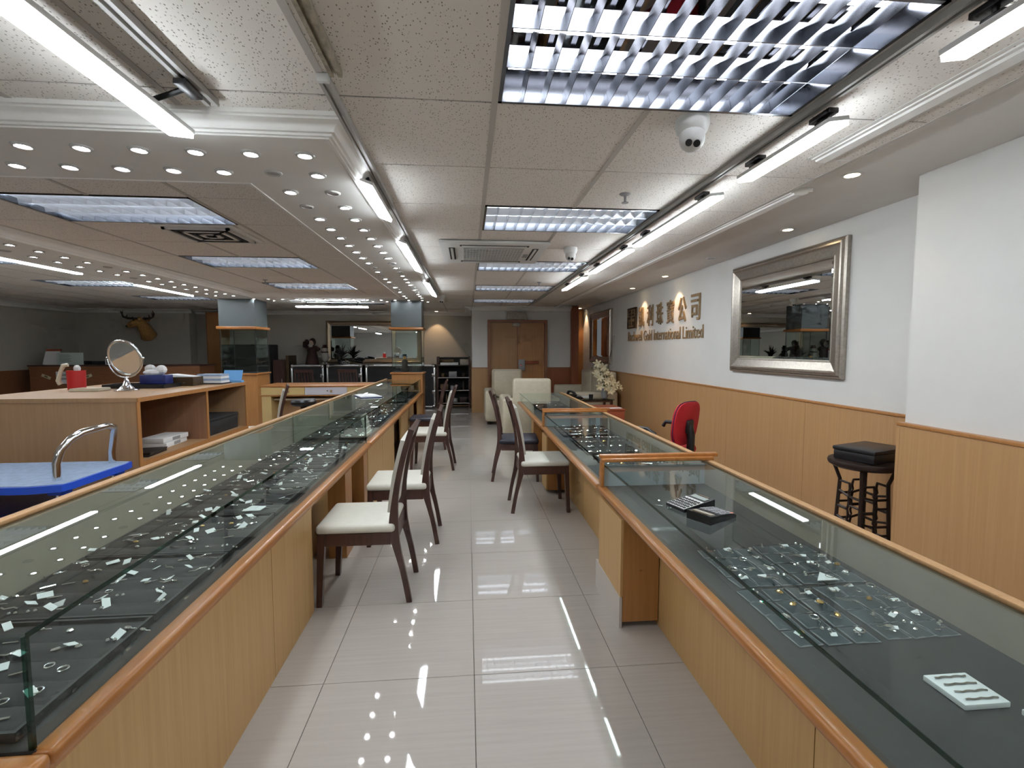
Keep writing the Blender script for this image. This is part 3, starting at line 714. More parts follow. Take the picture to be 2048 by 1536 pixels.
def jewel_meshes():
    L = []
    L.append(MB().tube([(-.014, 0, .003), (.014, 0, .003)], .0022, 6).mesh('bar_pin', 'silver', R(50)))
    m_ = MB()
    m_.tube([(.008 * math.cos(a), .008 * math.sin(a), .0025) for a in [2 * PI * k / 12 for k in range(13)]], .0016, 5, False); L.append(m_.mesh('ring', 'silver', R(50)))
    L.append(MB().ell((-.006, 0, .004), .004, .004, .004, 6, 4).ell((.006, 0, .004), .004, .004, .004, 6, 4).mesh('stud_pair', 'silver', None))
    L.append(MB().ell((0, 0, .004), .009, .0045, .003, 7, 4).tube([(.008, 0, .003), (.016, .004, .002), (.02, .001, .002)], .0012, 5).mesh('pendant', 'silver', None))
    L.append(MB().ell((0, 0, .004), .007, .006, .004, 7, 4).mesh('gem_clip', 'silver', None))
    L.append(MB().tube([(-.02, .004, .003), (-.008, -.003, .003), (.006, .004, .003), (.02, -.003, .003)], .0018, 5).mesh('chain', 'silver', R(50)))
    return L
JM = jewel_meshes()
JG = MB().ell((0, 0, .004), .008, .006, .004, 7, 4).mesh('gold_piece', 'gold', None)
def tag_mesh(k):
    w_, h_ = ((.022, .013), (.027, .015), (.016, .014))[k]
    return MB().add([(-w_ / 2, -h_ / 2, 0), (w_ / 2, -h_ / 2, .002), (w_ / 2, h_ / 2, .005), (-w_ / 2, h_ / 2, .002), (-w_ / 2, -h_ / 2, .0012), (w_ / 2, -h_ / 2, .0032), (w_ / 2, h_ / 2, .0062), (-w_ / 2, h_ / 2, .0032)],
                    [(0, 3, 2, 1), (4, 5, 6, 7), (0, 1, 5, 4), (1, 2, 6, 5), (2, 3, 7, 6), (3, 0, 4, 7)]).mesh('price_tag', 'tag_white', None)
TM = [tag_mesh(k) for k in range(3)]
LOOSE = MB()
def jewel(x, y, z, where, gold=.05, sc=1, loose=False):
    if loose:                                         # the small far pieces, past what can be picked apart
        me = random.choice(JM); M_ = Matrix.Translation((x, y, z)) @ Matrix.Rotation(random.uniform(-.5, .9), 4, 'Z') @ Matrix.Scale(sc, 4)
        LOOSE.add([M_ @ v.co for v in me.vertices], [tuple(p.vertices) for p in me.polygons]); return
    me = JG if random.random() < gold else random.choice(JM)
    o = link('jewel', me, None, (x, y, z), (0, 0, random.uniform(-.5, .9)))
    o.scale = (sc, sc, sc); tag(o, 'small ' + ('gold' if me is JG else 'silver') + ' jewel lying on ' + where, 'jewellery', ('gold' if me is JG else 'silver') + ' jewels on ' + where)
def ptag(x, y, z, where, sc=1):
    o = link('price_tag', random.choice(TM), None, (x, y, z + .004), (random.uniform(-.5, .5), random.uniform(-.6, .6), random.uniform(0, PI)))
    o.scale = (sc, sc, sc); tag(o, 'tiny white price tag on ' + where, 'price tag', 'price tags on ' + where)
ord_ = ['nearest', 'second nearest', 'third nearest', 'fourth nearest', 'fifth nearest', 'sixth nearest', 'seventh nearest']
ZD = LG['zd']
for k in range(7):
    y0 = .985 + k * .432
    where = 'the %s tray of the near left counter' % ord_[k]
    zz = tray(-1.385, -.885, y0, y0 + .424, ZD, 'black foam jewellery tray, %s in the near left counter' % ord_[k])
    for r in range(5):
        for c in range(5):
            x = -1.34 + c * .1 + random.uniform(-.03, .03); y = y0 + .05 + r * .081 + random.uniform(-.022, .022)
            if random.random() < .92: jewel(x, y, zz, where, .06, 1.3)
            if random.random() < .45: jewel(x + random.choice((-.045, .045)), y + random.uniform(-.03, .03), zz, where, .06, 1.2)
            if random.random() < .6: ptag(x + random.uniform(-.04, .04), y + random.uniform(-.03, .03), zz, where, 1.35)
single('note_card', MB().add([(-.04, -.03, 0), (.04, -.028, 0), (.05, .02, .004), (-.02, .032, .004), (-.04, -.03, .003), (.04, -.028, .003), (.05, .02, .007), (-.02, .032, .007)], [(0, 3, 2, 1), (4, 5, 6, 7), (0, 1, 5, 4), (1, 2, 6, 5), (2, 3, 7, 6), (3, 0, 4, 7)]), 'tag_white', 'large white card lying on a tray of the near left counter', 'card', (-1.0, 2.33, ZD + .024))
for k in range(5):
    y0 = 4.2 + k * .53
    where = 'the %s tray of the middle left counter' % ord_[k]
    zz = tray(-1.385, -.90, y0, y0 + .50, ZD, 'black foam jewellery tray, %s in the middle left counter' % ord_[k])
    for r in range(4):
        for c in range(5): jewel(-1.33 + c * .1 + random.uniform(-.015, .015), y0 + .07 + r * .115 + random.uniform(-.02, .02), zz, where, .05, 1.7, True)
        if random.random() < .5: ptag(-1.33 + random.random() * .35, y0 + .07 + r * .11, zz, where, 1.8)
t = thing('necklace_stand', 'upright white necklace board behind the glass joint of the left counters', 'display stand', (-.88, 4.33, ZD))
part('board', MB().prism([(-.862, ZD + .025), (-.872, ZD + .025), (-.915, ZD + .20), (-.905, ZD + .20)], 4.22, 4.44, 'y'), 'cream_pad', t)
part('easel_foot', B(-.95, -.862, 4.26, 4.40, ZD + .0235, ZD + .0248), 'cream_pad', t)
for k in range(4): part('ledge', B(-.868 - k * .0105, -.856 - k * .0105, 4.225, 4.435, ZD + .045 + k * .04, ZD + .049 + k * .04), 'paper', t)
for k in range(3):
    y0 = 7.0 + k * .55
    where = 'the %s tray of the far left counter' % ord_[k]
    zz = tray(-1.36, -.92, y0, y0 + .5, ZD, 'black foam jewellery tray, %s in the far left counter' % ord_[k])
    for r in range(3):
        for c in range(4): jewel(-1.3 + c * .11, y0 + .1 + r * .15, zz, where, 0, 1.5, True)
t = thing('magazine', 'open magazine lying on the middle left counter glass', 'magazine', (-1.12, 5.6, LG['zt']), R(25))
part('cover', B(-.12, .12, -.16, .16, .001, .006), 'navy_plastic', t, False)
part('page', MB().prism([(-.115, .0065), (0, .0065), (0, .018), (-.06, .021), (-.115, .014)], -.155, .155, 'y'), 'paper', t, False)
part('page', MB().prism([(.115, .0065), (0, .0065), (0, .018), (.06, .02), (.115, .012)], -.155, .155, 'y'), 'paper', t, False)
# right counter: clear pouches laid out in a grid
ZR = RG['zd']
pm = MB(); nn = 6
for i in range(nn + 1):
    for j in range(nn + 1):
        u, v = i / nn - .5, j / nn - .5
        pm.v.append((u * .074, v * .074, .002 + .010 * max(0, 1 - 3.6 * u * u) * max(0, 1 - 3.6 * v * v) + .003 * math.sin(9 * u + 5 * v)))
for i in range(nn):
    for j in range(nn):
        a = i * (nn + 1) + j; pm.f.append((a, a + 1, a + nn + 2, a + nn + 1))
pm.add([(-.031, -.034, 0), (.031, -.034, 0), (.031, .034, 0), (-.031, .034, 0)], [(0, 1, 2, 3)])
pouch = pm.mesh('pouch', 'thin_plastic', R(60))
padm = B(-.036, .036, -.036, .036, 0, .0018).mesh('backing_card', 'grey_plastic')
for b_, (bx0, bx1, by0, by1, nm) in enumerate(((.885, 1.11, 1.48, 1.78, 'far left'), (1.12, 1.345, 1.48, 1.80, 'far right'), (.86, 1.11, 1.16, 1.465, 'near left'), (1.13, 1.35, 1.17, 1.465, 'near right'))):
    nx_, ny_ = 3, 4
    where = 'the %s block of pouches in the right counter' % nm
    for i in range(nx_):
        for j in range(ny_):
            x = bx0 + (i + .5) * (bx1 - bx0) / nx_; y = by0 + (j + .5) * (by1 - by0) / ny_
            t = thing('jewellery_pouch', 'clear plastic jewellery pouch in %s' % where, 'pouch', (x, y, ZR + .001), random.uniform(-.12, .12), 'pouches in ' + where)
            link('backing_card', padm, t); link('plastic_film', pouch, t, (0, 0, .002))
            me = JG if random.random() < (.35 if b_ == 2 else .06) else random.choice(JM)
            p_ = link('jewel', me, t, (random.uniform(-.012, .012), random.uniform(-.015, .015), .011), (0, 0, random.uniform(0, PI))); p_.scale = (1.5,) * 3
            p_ = link('jewel', random.choice(JM), t, (random.uniform(-.015, .015), random.uniform(-.02, .02), .009), (0, 0, random.uniform(0, PI)))
            if random.random() < .5: link('price_tag', random.choice(TM), t, (random.uniform(-.01, .015), random.uniform(-.02, .02), .012), (0, 0, random.uniform(-.6, .6)))
single('note_card', MB().add([(-.04, -.02, .014), (.04, -.02, .014), (.01, .035, .016), (-.04, -.02, .016), (.04, -.02, .016), (.01, .035, .018)], [(0, 2, 1), (3, 4, 5), (0, 1, 4, 3), (1, 2, 5, 4), (2, 0, 3, 5)]), 'tag_white', 'white folded paper corner lying on the pouches in the right counter', 'card', (1.2, 1.50, ZR))
for k, (x, y, lb) in enumerate(((1.13, .965, 'white card of fine chains in the near right counter'), (1.24, .845, 'white card of fine chains cut off by the right picture edge'))):
    t = thing('chain_card', lb, 'card', (x, y, ZR), 0)
    part('card', B(-.055, .055, -.05, .05, .001, .014, .002), 'tag_white', t, False)
    for q in range(4): part('chain', MB().tube([(-.04, -.036 + q * .024 + .004 * math.sin(i * 2), 0.016) if False else (-.04 + i * .01, -.036 + q * .024 + .0015 * math.sin(i * 2 + q), .016) for i in range(9)], .002, 5), 'silver', t, False)
def board(x0, x1, y0, y1, n, m_, label, where, loose=False):
    t = thing('jewellery_tray', label, 'tray', ((x0 + x1) / 2, (y0 + y1) / 2, ZR), 0, 'black jewellery trays')
    part('tray_base', B(x0, x1, y0, y1, ZR + .001, ZR + .014, .003), 'tray_black', t)
    part('tray_rim', MB().box(x0, x1, y0, y0 + .006, ZR + .014, ZR + .018).box(x0, x1, y1 - .006, y1, ZR + .014, ZR + .018), 'deck_grey', t)
    for i in range(n):
        for j in range(m_):
            if random.random() < .95: jewel(x0 + .03 + (x1 - x0 - .06) * i / (n - 1) + random.uniform(-.008, .008), y0 + .03 + (y1 - y0 - .06) * j / (m_ - 1), ZR + .0145, where, .08, 2.3, loose)
board(.86, 1.32, 4.25, 4.78, 8, 4, 'black tray of sparkling rings at the far end of the middle right counter', 'the far tray of the middle right counter')
board(.88, 1.30, 3.5, 4.15, 6, 4, 'black jewellery tray halfway along the middle right counter', 'the central tray of the middle right counter')
board(.90, 1.32, 2.86, 3.4, 5, 3, 'black jewellery tray at the near end of the middle right counter', 'the near tray of the middle right counter')
board(.9, 1.3, 5.3, 5.9, 5, 3, 'black jewellery tray at the near end of the far right counter', 'the near tray of the far right counter', True)
board(.9, 1.3, 6.1, 6.9, 5, 3, 'black jewellery tray at the far end of the far right counter', 'the far tray of the far right counter', True)
for k in range(5): jewel(1.02 + random.uniform(-.08, .12), 2.3 + random.uniform(-.06, .12), ZR + .001, 'the bare deck behind the calculators', 0, 1.3)
o = link('loose_jewels', LOOSE.mesh('loose_jewels', 'silver', None)); tag(o, 'scattered tiny silver jewels in the farther display counters', 'jewellery', None, 'stuff')

# ------------------------------------------------------------------ calculators
def calculator(label, loc, rz, dark):
    t = thing('calculator', label, 'calculator', loc, rz)
    W, D = .105, .165
    body = MB().add([(-W / 2, -D / 2, .001), (W / 2, -D / 2, .001), (W / 2, D / 2, .001), (-W / 2, D / 2, .001), (-W / 2, -D / 2, .012), (W / 2, -D / 2, .012), (W / 2, D / 2, .034), (-W / 2, D / 2, .034)],
                    [(0, 3, 2, 1), (4, 5, 6, 7), (0, 1, 5, 4), (1, 2, 6, 5), (2, 3, 7, 6), (3, 0, 4, 7)])
    part('body', body, 'black_plastic', t, False)
    sl = math.atan(.022 / D)
    def surf(y): return .012 + (y + D / 2) * .022 / D
    Mr = lambda x, y: Matrix.Translation((x, y, surf(y))) @ Matrix.Rotation(sl, 4, 'X')
    part('face_plate', B(-W / 2 + .003, W / 2 - .003, -.05, .055, .0002, .0022).xf(Mr(0, -.03)), 'black_plastic' if dark else 'white_plastic', t, False)
    part('display', B(-W / 2 + .012, W / 2 - .012, -.012, .014, .0002, .003).xf(Mr(0, .05)), 'lcd' if not dark else 'olive_panel', t, False)
    part('solar_cell', B(-.03, .03, -.004, .004, .0002, .002).xf(Mr(0, .073)), 'sign_dark', t, False)
    for r in range(5):
        for c in range(6):
            part('key', B(-.0058, .0058, -.0062, .0062, .0024, .0058, .0012, 1).xf(Mr(-.041 + c * .0164, -.07 + r * .0185)), ('key_pink' if (r == 0 and c == 0) else 'key_grey') if dark else 'black_plastic', t, False)
calculator('silver faced desktop calculator lying on the right counter glass', (.925, 1.925, RG['zt']), R(-72), False)
calculator('black desktop calculator overlapping the silver one on the right counter', (.945, 1.785, RG['zt']), R(118), True)

# ------------------------------------------------------------------ dining chairs
def sweep(path, y, wy, tx):
    """bar following a path in the local x-z plane, wy wide across, tx thick"""
    mb = MB(); n = len(path)
    for i, (x, z) in enumerate(path):
        a = Vector(path[min(i + 1, n - 1)]) - Vector(path[max(i - 1, 0)]); a.normalize(); nx_ = Vector((a.y, -a.x))
        th = tx[i] if isinstance(tx, (list, tuple)) else tx
        for (u, v) in ((-1, -1), (1, -1), (1, 1), (-1, 1)): mb.v.append((x + nx_.x * u * th / 2, y + v * wy / 2, z + nx_.y * u * th / 2))
    for i in range(n - 1):
        for k in range(4):
            a0 = i * 4 + k; a1 = i * 4 + (k + 1) % 4; mb.f.append((a0, a1, a1 + 4, a0 + 4))
    mb.f.append((0, 1, 2, 3)); mb.f.append(tuple(4 * (n - 1) + k for k in (3, 2, 1, 0)))
    return mb
def smooth_path(pts, n=14):
    out = []
    for i in range(n + 1):
        t = i / n * (len(pts) - 1); k = min(int(t), len(pts) - 2); u = t - k
        p = [Vector(pts[max(0, min(len(pts) - 1, k + d))]) for d in (-1, 0, 1, 2)]
        out.append(tuple(.5 * ((2 * p[1]) + (-p[0] + p[2]) * u + (2 * p[0] - 5 * p[1] + 4 * p[2] - p[3]) * u * u + (-p[0] + 3 * p[1] - 3 * p[2] + p[3]) * u ** 3)))
    return out
def make_chair(pad, label, loc, rz, group='dark wooden dining chairs'):
    t = thing('dining_chair', label, 'chair', loc, rz, group)
    post = smooth_path([(-.245, .0), (-.215, .17), (-.172, .36), (-.168, .48), (-.185, .64), (-.225, .82), (-.27, .965)], 16)
    th = [.030 + .022 * math.exp(-((z - .42) / .12) ** 2) for x, z in post]
    for s in (-1, 1):
        part('back_leg', sweep(post, s * .182, .026, th), 'dark_wood', t, False)
        part('front_leg', sweep([(.235, 0), (.225, .2), (.215, .405)], s * .19, .034, [.028, .034, .04]), 'dark_wood', t, False)
        part('side_rail', B(-.15, .21, s * .188 - .011, s * .188 + .011, .335, .402), 'dark_wood', t, False)
    part('front_rail', B(.198, .222, -.175, .175, .345, .402), 'dark_wood', t, False)
    part('rear_rail', B(-.182, -.16, -.170, .170, .335, .43), 'dark_wood', t, False)
    part('top_rail', sweep([(-.247, .905), (-.27, .965)], 0, .345, .024), 'dark_wood', t, False)
    part('seat', B(-.175, .245, -.212, .212, .403, .452, .02, 3), pad, t, False, R(60))
    bp = smooth_path([(-.145, .50), (-.155, .58), (-.178, .72), (-.222, .90)], 8)
    if pad == 'cream_pad':
        part('backrest', sweep(bp, 0, .32, .032), pad, t, False)
    else:
        for k in range(5): part('back_slat', sweep(bp, -.12 + k * .06, .022, .016), 'dark_wood', t, False)
        part('lower_rail', sweep(bp[:2], 0, .34, .022), 'dark_wood', t, False)
    return t
make_chair('cream_pad', 'cream padded chair nearest, standing at the left counter', (-.575, 2.84, 0), PI)
make_chair('cream_pad', 'cream padded chair second along the left counter', (-.47, 3.64, 0), PI)
make_chair('cream_pad', 'cream padded chair third along the left counter', (-.41, 5.78, 0), PI - R(2))
make_chair('navy_pad', 'dark padded chair farthest along the left counter', (-.56, 6.95, 0), PI)
make_chair('cream_pad', 'cream padded chair standing at the right counter', (.62, 4.24, 0), 0)
make_chair('navy_pad', 'dark padded chair behind the cream one at the right counter', (.51, 5.24, 0), R(-4))
make_chair('cream_pad', 'cream padded chair inside the ring of counters', (-2.45, 6.1, 0), R(200))
make_chair('navy_pad', 'dark wooden chair before the left flight case', (-3.45, 10.9, 0), PI / 2)
make_chair('navy_pad', 'reddish dark wooden chair before the middle flight case', (-2.55, 10.9, 0), PI / 2)

# ------------------------------------------------------------------ red office chair
t = thing('office_chair', 'red fabric swivel chair with black arms behind the right counter', 'chair', (1.85, 4.44, 0), R(123))
part('seat', B(-.22, .23, -.23, .23, .42, .50, .035, 3), 'red_fabric', t, False, R(60))
bk = MB(); NB, MBk = 24, 5                               # rounded back shell, local front = +x
def back_shell(off, thick, grow=0):
    mb = MB(); ring_ = []
    for k in range(28):
        a = 2 * PI * k / 28; e = 2 / 3.4
        ca, sa = math.cos(a), math.sin(a)
        yy = math.copysign(abs(ca) ** e, ca) * (.195 + grow) * (1 - .12 * max(0, -sa)); zz = .725 + math.copysign(abs(sa) ** e, sa) * (.205 + grow)
        ring_.append((yy, zz))
    def xx(y, z): return off - .05 * (z - .55) / .35 + .35 * y * y
    for d, s in ((0, .82), (.012, .97), (thick - .012, .97), (thick, .82)):
        for (y, z) in ring_: mb.v.append((xx(y, z) + d, y * s, .725 + (z - .725) * s))
    n = 28
    for r in range(3):
        for k in range(n): mb.f.append((r * n + k, r * n + (k + 1) % n, (r + 1) * n + (k + 1) % n, (r + 1) * n + k))
    mb.f.append(tuple(range(n))); mb.f.append(tuple(3 * n + k for k in range(n)))
    return mb
part('backrest', back_shell(-.245, .06), 'red_fabric', t, False, R(60))
part('piping', back_shell(-.228, .024, .008), 'purple_piping', t, False, R(60))
part('spine', MB().tube([(-.10, 0, .40), (-.24, 0, .40), (-.285, 0, .47), (-.29, 0, .62), (-.275, 0, .72)], [.03, .034, .036, .034, .028], 10), 'black_plastic', t, False)
part('spine_cap', B(-.29, -.255, -.05, .05, .64, .76, .012), 'black_plastic', t, False)
for s in (-1, 1): part('armrest', MB().tube([(-.12, s * .22, .43), (-.13, s * .28, .52), (-.10, s * .285, .64), (-.02, s * .285, .675), (.17, s * .285, .665), (.2, s * .285, .62)], .019, 10), 'black_plastic', t, False, R(60))
part('gas_column', MB().tube([(0, 0, .1), (0, 0, .42)], .028, 12), 'black_plastic', t, False)
for k in range(5):
    a = 2 * PI * k / 5
    lg_ = part('base_arm', MB().tube([(0, 0, .11), (.28 * math.cos(a), .28 * math.sin(a), .075)], [.03, .018], 8), 'black_plastic', t, False)
    part('castor', MB().ell((.28 * math.cos(a), .28 * math.sin(a), .03), .028, .028, .03, 10, 6), 'black_plastic', lg_, False)

# ------------------------------------------------------------------ stools
t = thing('bar_stool', 'dark iron stool with round top against the panelling', 'stool', (2.50, 2.83, 0))
part('seat', MB().lathe([(.17, .655), (.195, .67), (.2, .685), (.195, .70), (.15, .706)], n=28), 'iron', t, False)
lp = []
for k in range(4):
    a = PI / 4 + k * PI / 2; p0 = Vector((.16 * math.cos(a), .16 * math.sin(a), .655)); p1 = Vector((.125 * math.cos(a), .125 * math.sin(a), .56)); p2 = Vector((.15 * math.cos(a), .15 * math.sin(a), 0)); lp.append((p1, p2))
    part('leg', MB().tube([p0, p1, p2], .011, 8), 'iron', t, False)
for k in range(4):
    a_, b_ = lp[k], lp[(k + 1) % 4]
    def at(u, s): return (a_[0].lerp(a_[1], u)).lerp(b_[0].lerp(b_[1], u), s)
    for u0 in (.02, .32, .62):
        part('lattice', MB().tube([at(u0, 0), at(u0, .46), at(u0 + .06, .5), at(u0 + .11, .46), at(u0 + .13, .5), at(u0 + .15, .54), at(u0 + .15, 1)], .008, 6).tube([at(u0 + .11, 0), at(u0 + .15, .46), at(u0 + .22, .5), at(u0 + .29, .46), at(u0 + .29, 0)], .008, 6).tube([at(u0 + .25, 1), at(u0 + .25, .55), at(u0 + .2, .52)], .008, 6), 'iron', t, False)
t = thing('storage_box', 'black glossy box lying on the iron stool', 'box', (2.53, 2.83, .707), R(20))
part('box_body', B(-.17, .17, -.12, .12, .0, .055, .006), 'black_plastic', t, False)
part('box_lid', B(-.175, .175, -.125, .125, .056, .08, .006), 'black_plastic', t, False)
t = thing('swivel_stool', 'black round swivel stool inside the ring of counters', 'stool', (-2.12, 6.5, .0))
part('seat', MB().lathe([(.13, .67), (.155, .69), (.158, .725), (.14, .75), (.06, .756)], n=24), 'black_plastic', t, False)
part('yoke', MB().tube([(0, 0, .67), (0, 0, .60)], [.05, .025], 10), 'iron', t, False)
part('post', MB().tube([(0, 0, .60), (0, 0, .05)], .022, 10), 'chrome', t, False)
part('foot', MB().lathe([(.2, 0), (.2, .015), (.03, .05)], n=24), 'black_plastic', t, False)

# ------------------------------------------------------------------ lounge corner
def armchair(label, loc, rz, W=.92, D=.85, hb=.94, arms=(1, 1), cat='armchair', name='armchair', cushions=1):
    t = thing(name, label, cat, loc, rz)              # local front = +y
    part('base', B(-W / 2 + .02, W / 2 - .02, -D / 2 + .05, D / 2 - .02, .06, .30, .02), 'cream_leather', t, False)
    for k in range(cushions):
        w0 = (W - .36) / cushions; x0 = -W / 2 + .18 + k * w0
        part('seat_cushion', B(x0 + .004, x0 + w0 - .004, -D / 2 + .24, D / 2, .30, .45, .04, 3), 'cream_leather', t, False, R(60))
        part('back_cushion', B(x0 + .004, x0 + w0 - .004, -D / 2 + .10, -D / 2 + .28, .45, hb - .01, .05, 3), 'cream_leather', t, False, R(60))
    part('backrest', B(-W / 2 + .16, W / 2 - .16, -D / 2, -D / 2 + .16, .06, hb, .045, 3), 'cream_leather', t, False, R(60))
    for s, on in zip((-1, 1), arms):
        if on: part('arm', B(*sorted((s * W / 2, s * (W / 2 - .19))), -D / 2 + .02, D / 2, .06, .63, .045, 3), 'cream_leather', t, False, R(60))
    for sx in (-1, 1):
        for sy in (-1, 1): part('foot', MB().tube([(sx * (W / 2 - .08), sy * (D / 2 - .08), 0), (sx * (W / 2 - .08), sy * (D / 2 - .08), .07)], .025, 8), 'iron', t, False)
    return t
armchair('cream leather armchair seen from behind, just past the right counter', (1.0, 7.92, 0), 0)
armchair('cream leather armchair facing the aisle before the double door', (.78, 9.35, 0), PI, hb=1.0)
armchair('cream leather sofa against the right wall near the door', (2.30, 9.55, 0), PI / 2, W=2.0, hb=.98, cat='sofa', name='sofa', cushions=2)
t = thing('side_table', 'glass topped side table carrying the black telephone', 'table', (2.05, 8.1, 0))
part('table_top', B(1.68, 2.42, 7.85, 8.35, .555, .567, .003), 'glass', t)
part('top_edge', MB().box(1.68, 2.42, 7.845, 7.85, .555, .567).box(1.675, 1.68, 7.845, 8.35, .555, .567), 'glass_edge', t)
part('frame', MB().box(1.70, 2.40, 7.87, 7.90, .52, .554).box(1.70, 2.40, 8.30, 8.33, .52, .554).box(1.70, 1.73, 7.9, 8.3, .52, .554).box(2.37, 2.40, 7.9, 8.3, .52, .554), 'dark_wood', t)
for x in (1.70, 2.36):
    for y in (7.87, 8.29): part('leg', B(x, x + .04, y, y + .04, 0, .52), 'dark_wood', t)
t = thing('telephone', 'black desk telephone on the glass side table', 'telephone', (1.80, 8.05, .568), R(25))
part('phone_body', MB().prism([(-.1, .0), (.1, 0), (.1, .07), (-.1, .02)], -.09, .09, 'x'), 'black_plastic', t, False)
part('handset', MB().tube([(-.07, -.11, .06), (-.07, -.07, .10), (-.07, .02, .125), (-.07, .09, .115), (-.07, .11, .075)], [.026, .022, .017, .022, .026], 10), 'black_plastic', t, False, R(60))
part('keypad', B(-.03, .07, -.07, .03, .055, .062).xf(Matrix.Rotation(R(14), 4, 'X')), 'grey_plastic', t, False)
t = thing('cup', 'small black cup beside the telephone', 'cup', (2.06, 8.0, .568))
part('cup_body', MB().lathe([(.03, .001), (.035, .03), (.036, .075), (.031, .075), (.028, .01)], n=16), 'black_plastic', t, False)
part('cup_rim', MB().lathe([(.034, .072), (.038, .075), (.034, .079)], n=16), 'grey_plastic', t, False)
single('booklet', MB().box(-.11, .11, -.07, .07, .001, .012).box(-.10, .12, -.06, .075, .0125, .02), 'paper', 'white booklets under the flowers on the glass table', 'booklet', (2.0, 8.22, .568), (0, 0, .2))
t = thing('flower_vase', 'arrangement of pale artificial lilies with tall twigs', 'flowers', (2.33, 8.12, .568))
part('vase', MB().lathe([(.045, .001), (.06, .03), (.065, .09), (.045, .15), (.05, .18), (.043, .18), (.038, .14)], n=18), 'grey_plastic', t, False)
def petal_ring(mb, c, d, s):
    d = Vector(d).normalized(); a = d.orthogonal().normalized(); b = d.cross(a)
    for k in range(6):
        th = 2 * PI * k / 6; u = a * math.cos(th) + b * math.sin(th); v = d.cross(u)
        pts = [Vector(c) + d * (h * s) + u * (r * s) + v * (w_ * s) for r, h, w_ in ((.0, 0, 0), (.35, .35, -.22), (.35, .35, .22), (.8, .55, -.2), (.8, .55, .2), (1.15, .42, 0))]
        off = d * .004
        mb.add([p for p in pts] + [p - off for p in pts], [(0, 1, 2), (1, 3, 4, 2), (3, 5, 4), (6, 8, 7), (7, 8, 10, 9), (9, 10, 11), (0, 6, 7, 1), (0, 2, 8, 6), (1, 7, 9, 3), (2, 4, 10, 8), (3, 9, 11, 5), (4, 5, 11, 10)])
rnd = random.Random(3)
spots = [(-.14, -.05, .58), (-.06, -.08, .52), (-.12, .02, .48), (-.02, -.1, .44), (.05, -.06, .38), (-.12, -.1, .34), (0, -.12, .28), (.08, -.08, .26), (.16, -.06, .22), (-.02, -.14, .18), (.1, -.12, .16), (-.12, -.12, .2), (.04, -.15, .12), (.22, -.1, .18), (-.16, -.02, .4), (.0, .06, .42), (.1, .02, .3)]
for (x, y, z) in spots:
    mb = MB(); petal_ring(mb, (x, y, z), (x * 2 + rnd.uniform(-.3, .3), -1 + rnd.uniform(-.3, .3), rnd.uniform(-.1, .6)), rnd.uniform(.06, .085)); fl_ = part('lily', mb, 'lily', t, False)
    part('stem', MB().tube([(0, 0, .16), (x * .5, y * .3 + .02, z * .5 + .12), (x, y + .01, z)], .004, 5), 'leaf', fl_, False)
for k in range(16):
    mb = MB(); z = rnd.uniform(.1, .5); a = rnd.uniform(-2.6, -.3); p = Vector((rnd.uniform(-.1, .12), -.05, z)); d = Vector((math.cos(a), math.sin(a), rnd.uniform(-.2, .7))) * .12; s_ = Vector((-d.y, d.x, 0)).normalized() * .02
    mb.add([p, p + d * .5 + s_, p + d, p + d * .5 - s_, p + Vector((0, 0, -.003)), p + d * .5 + s_ + Vector((0, 0, -.003)), p + d + Vector((0, 0, -.003)), p + d * .5 - s_ + Vector((0, 0, -.003))], [(0, 1, 2, 3), (4, 7, 6, 5), (0, 4, 5, 1), (1, 5, 6, 2), (2, 6, 7, 3), (3, 7, 4, 0)])
    part('leaf', mb, 'leaf', t, False)
for k in range(4):
    pts = [(0, 0, .15)]; x = y = 0; z = .15
    for q in range(7): x += rnd.uniform(.005, .03); y += rnd.uniform(-.03, .03); z += .13; pts.append((x, y, z))
    part('twig', MB().tube(pts, [.007 - .0008 * i for i in range(8)], 6), 'twig', t, False)
t = thing('low_cabinet', 'red brown low cabinet behind the far right counter', 'cabinet', (1.98, 6.9, 0))
part('body', B(1.75, 2.20, 6.65, 7.2, .0, .535), 'red_cabinet', t)
part('top', B(1.74, 2.21, 6.64, 7.21, .536, .555, .003), 'red_cabinet', t)
part('door', B(1.77, 2.18, 6.635, 6.649, .05, .52), 'red_cabinet', t)
for x in (1.86, 1.90): part('knob', MB().lathe([(.008, -.012), (.012, -.006), (.006, 0)], (x, 6.632, .49), 10, 'y'), 'chrome', t)
single('paper_sheet', B(-.16, .16, -.04, .04, .001, .009), 'paper', 'white papers on the red brown low cabinet', 'paper', (2.02, 6.74, .555), (0, 0, .1))

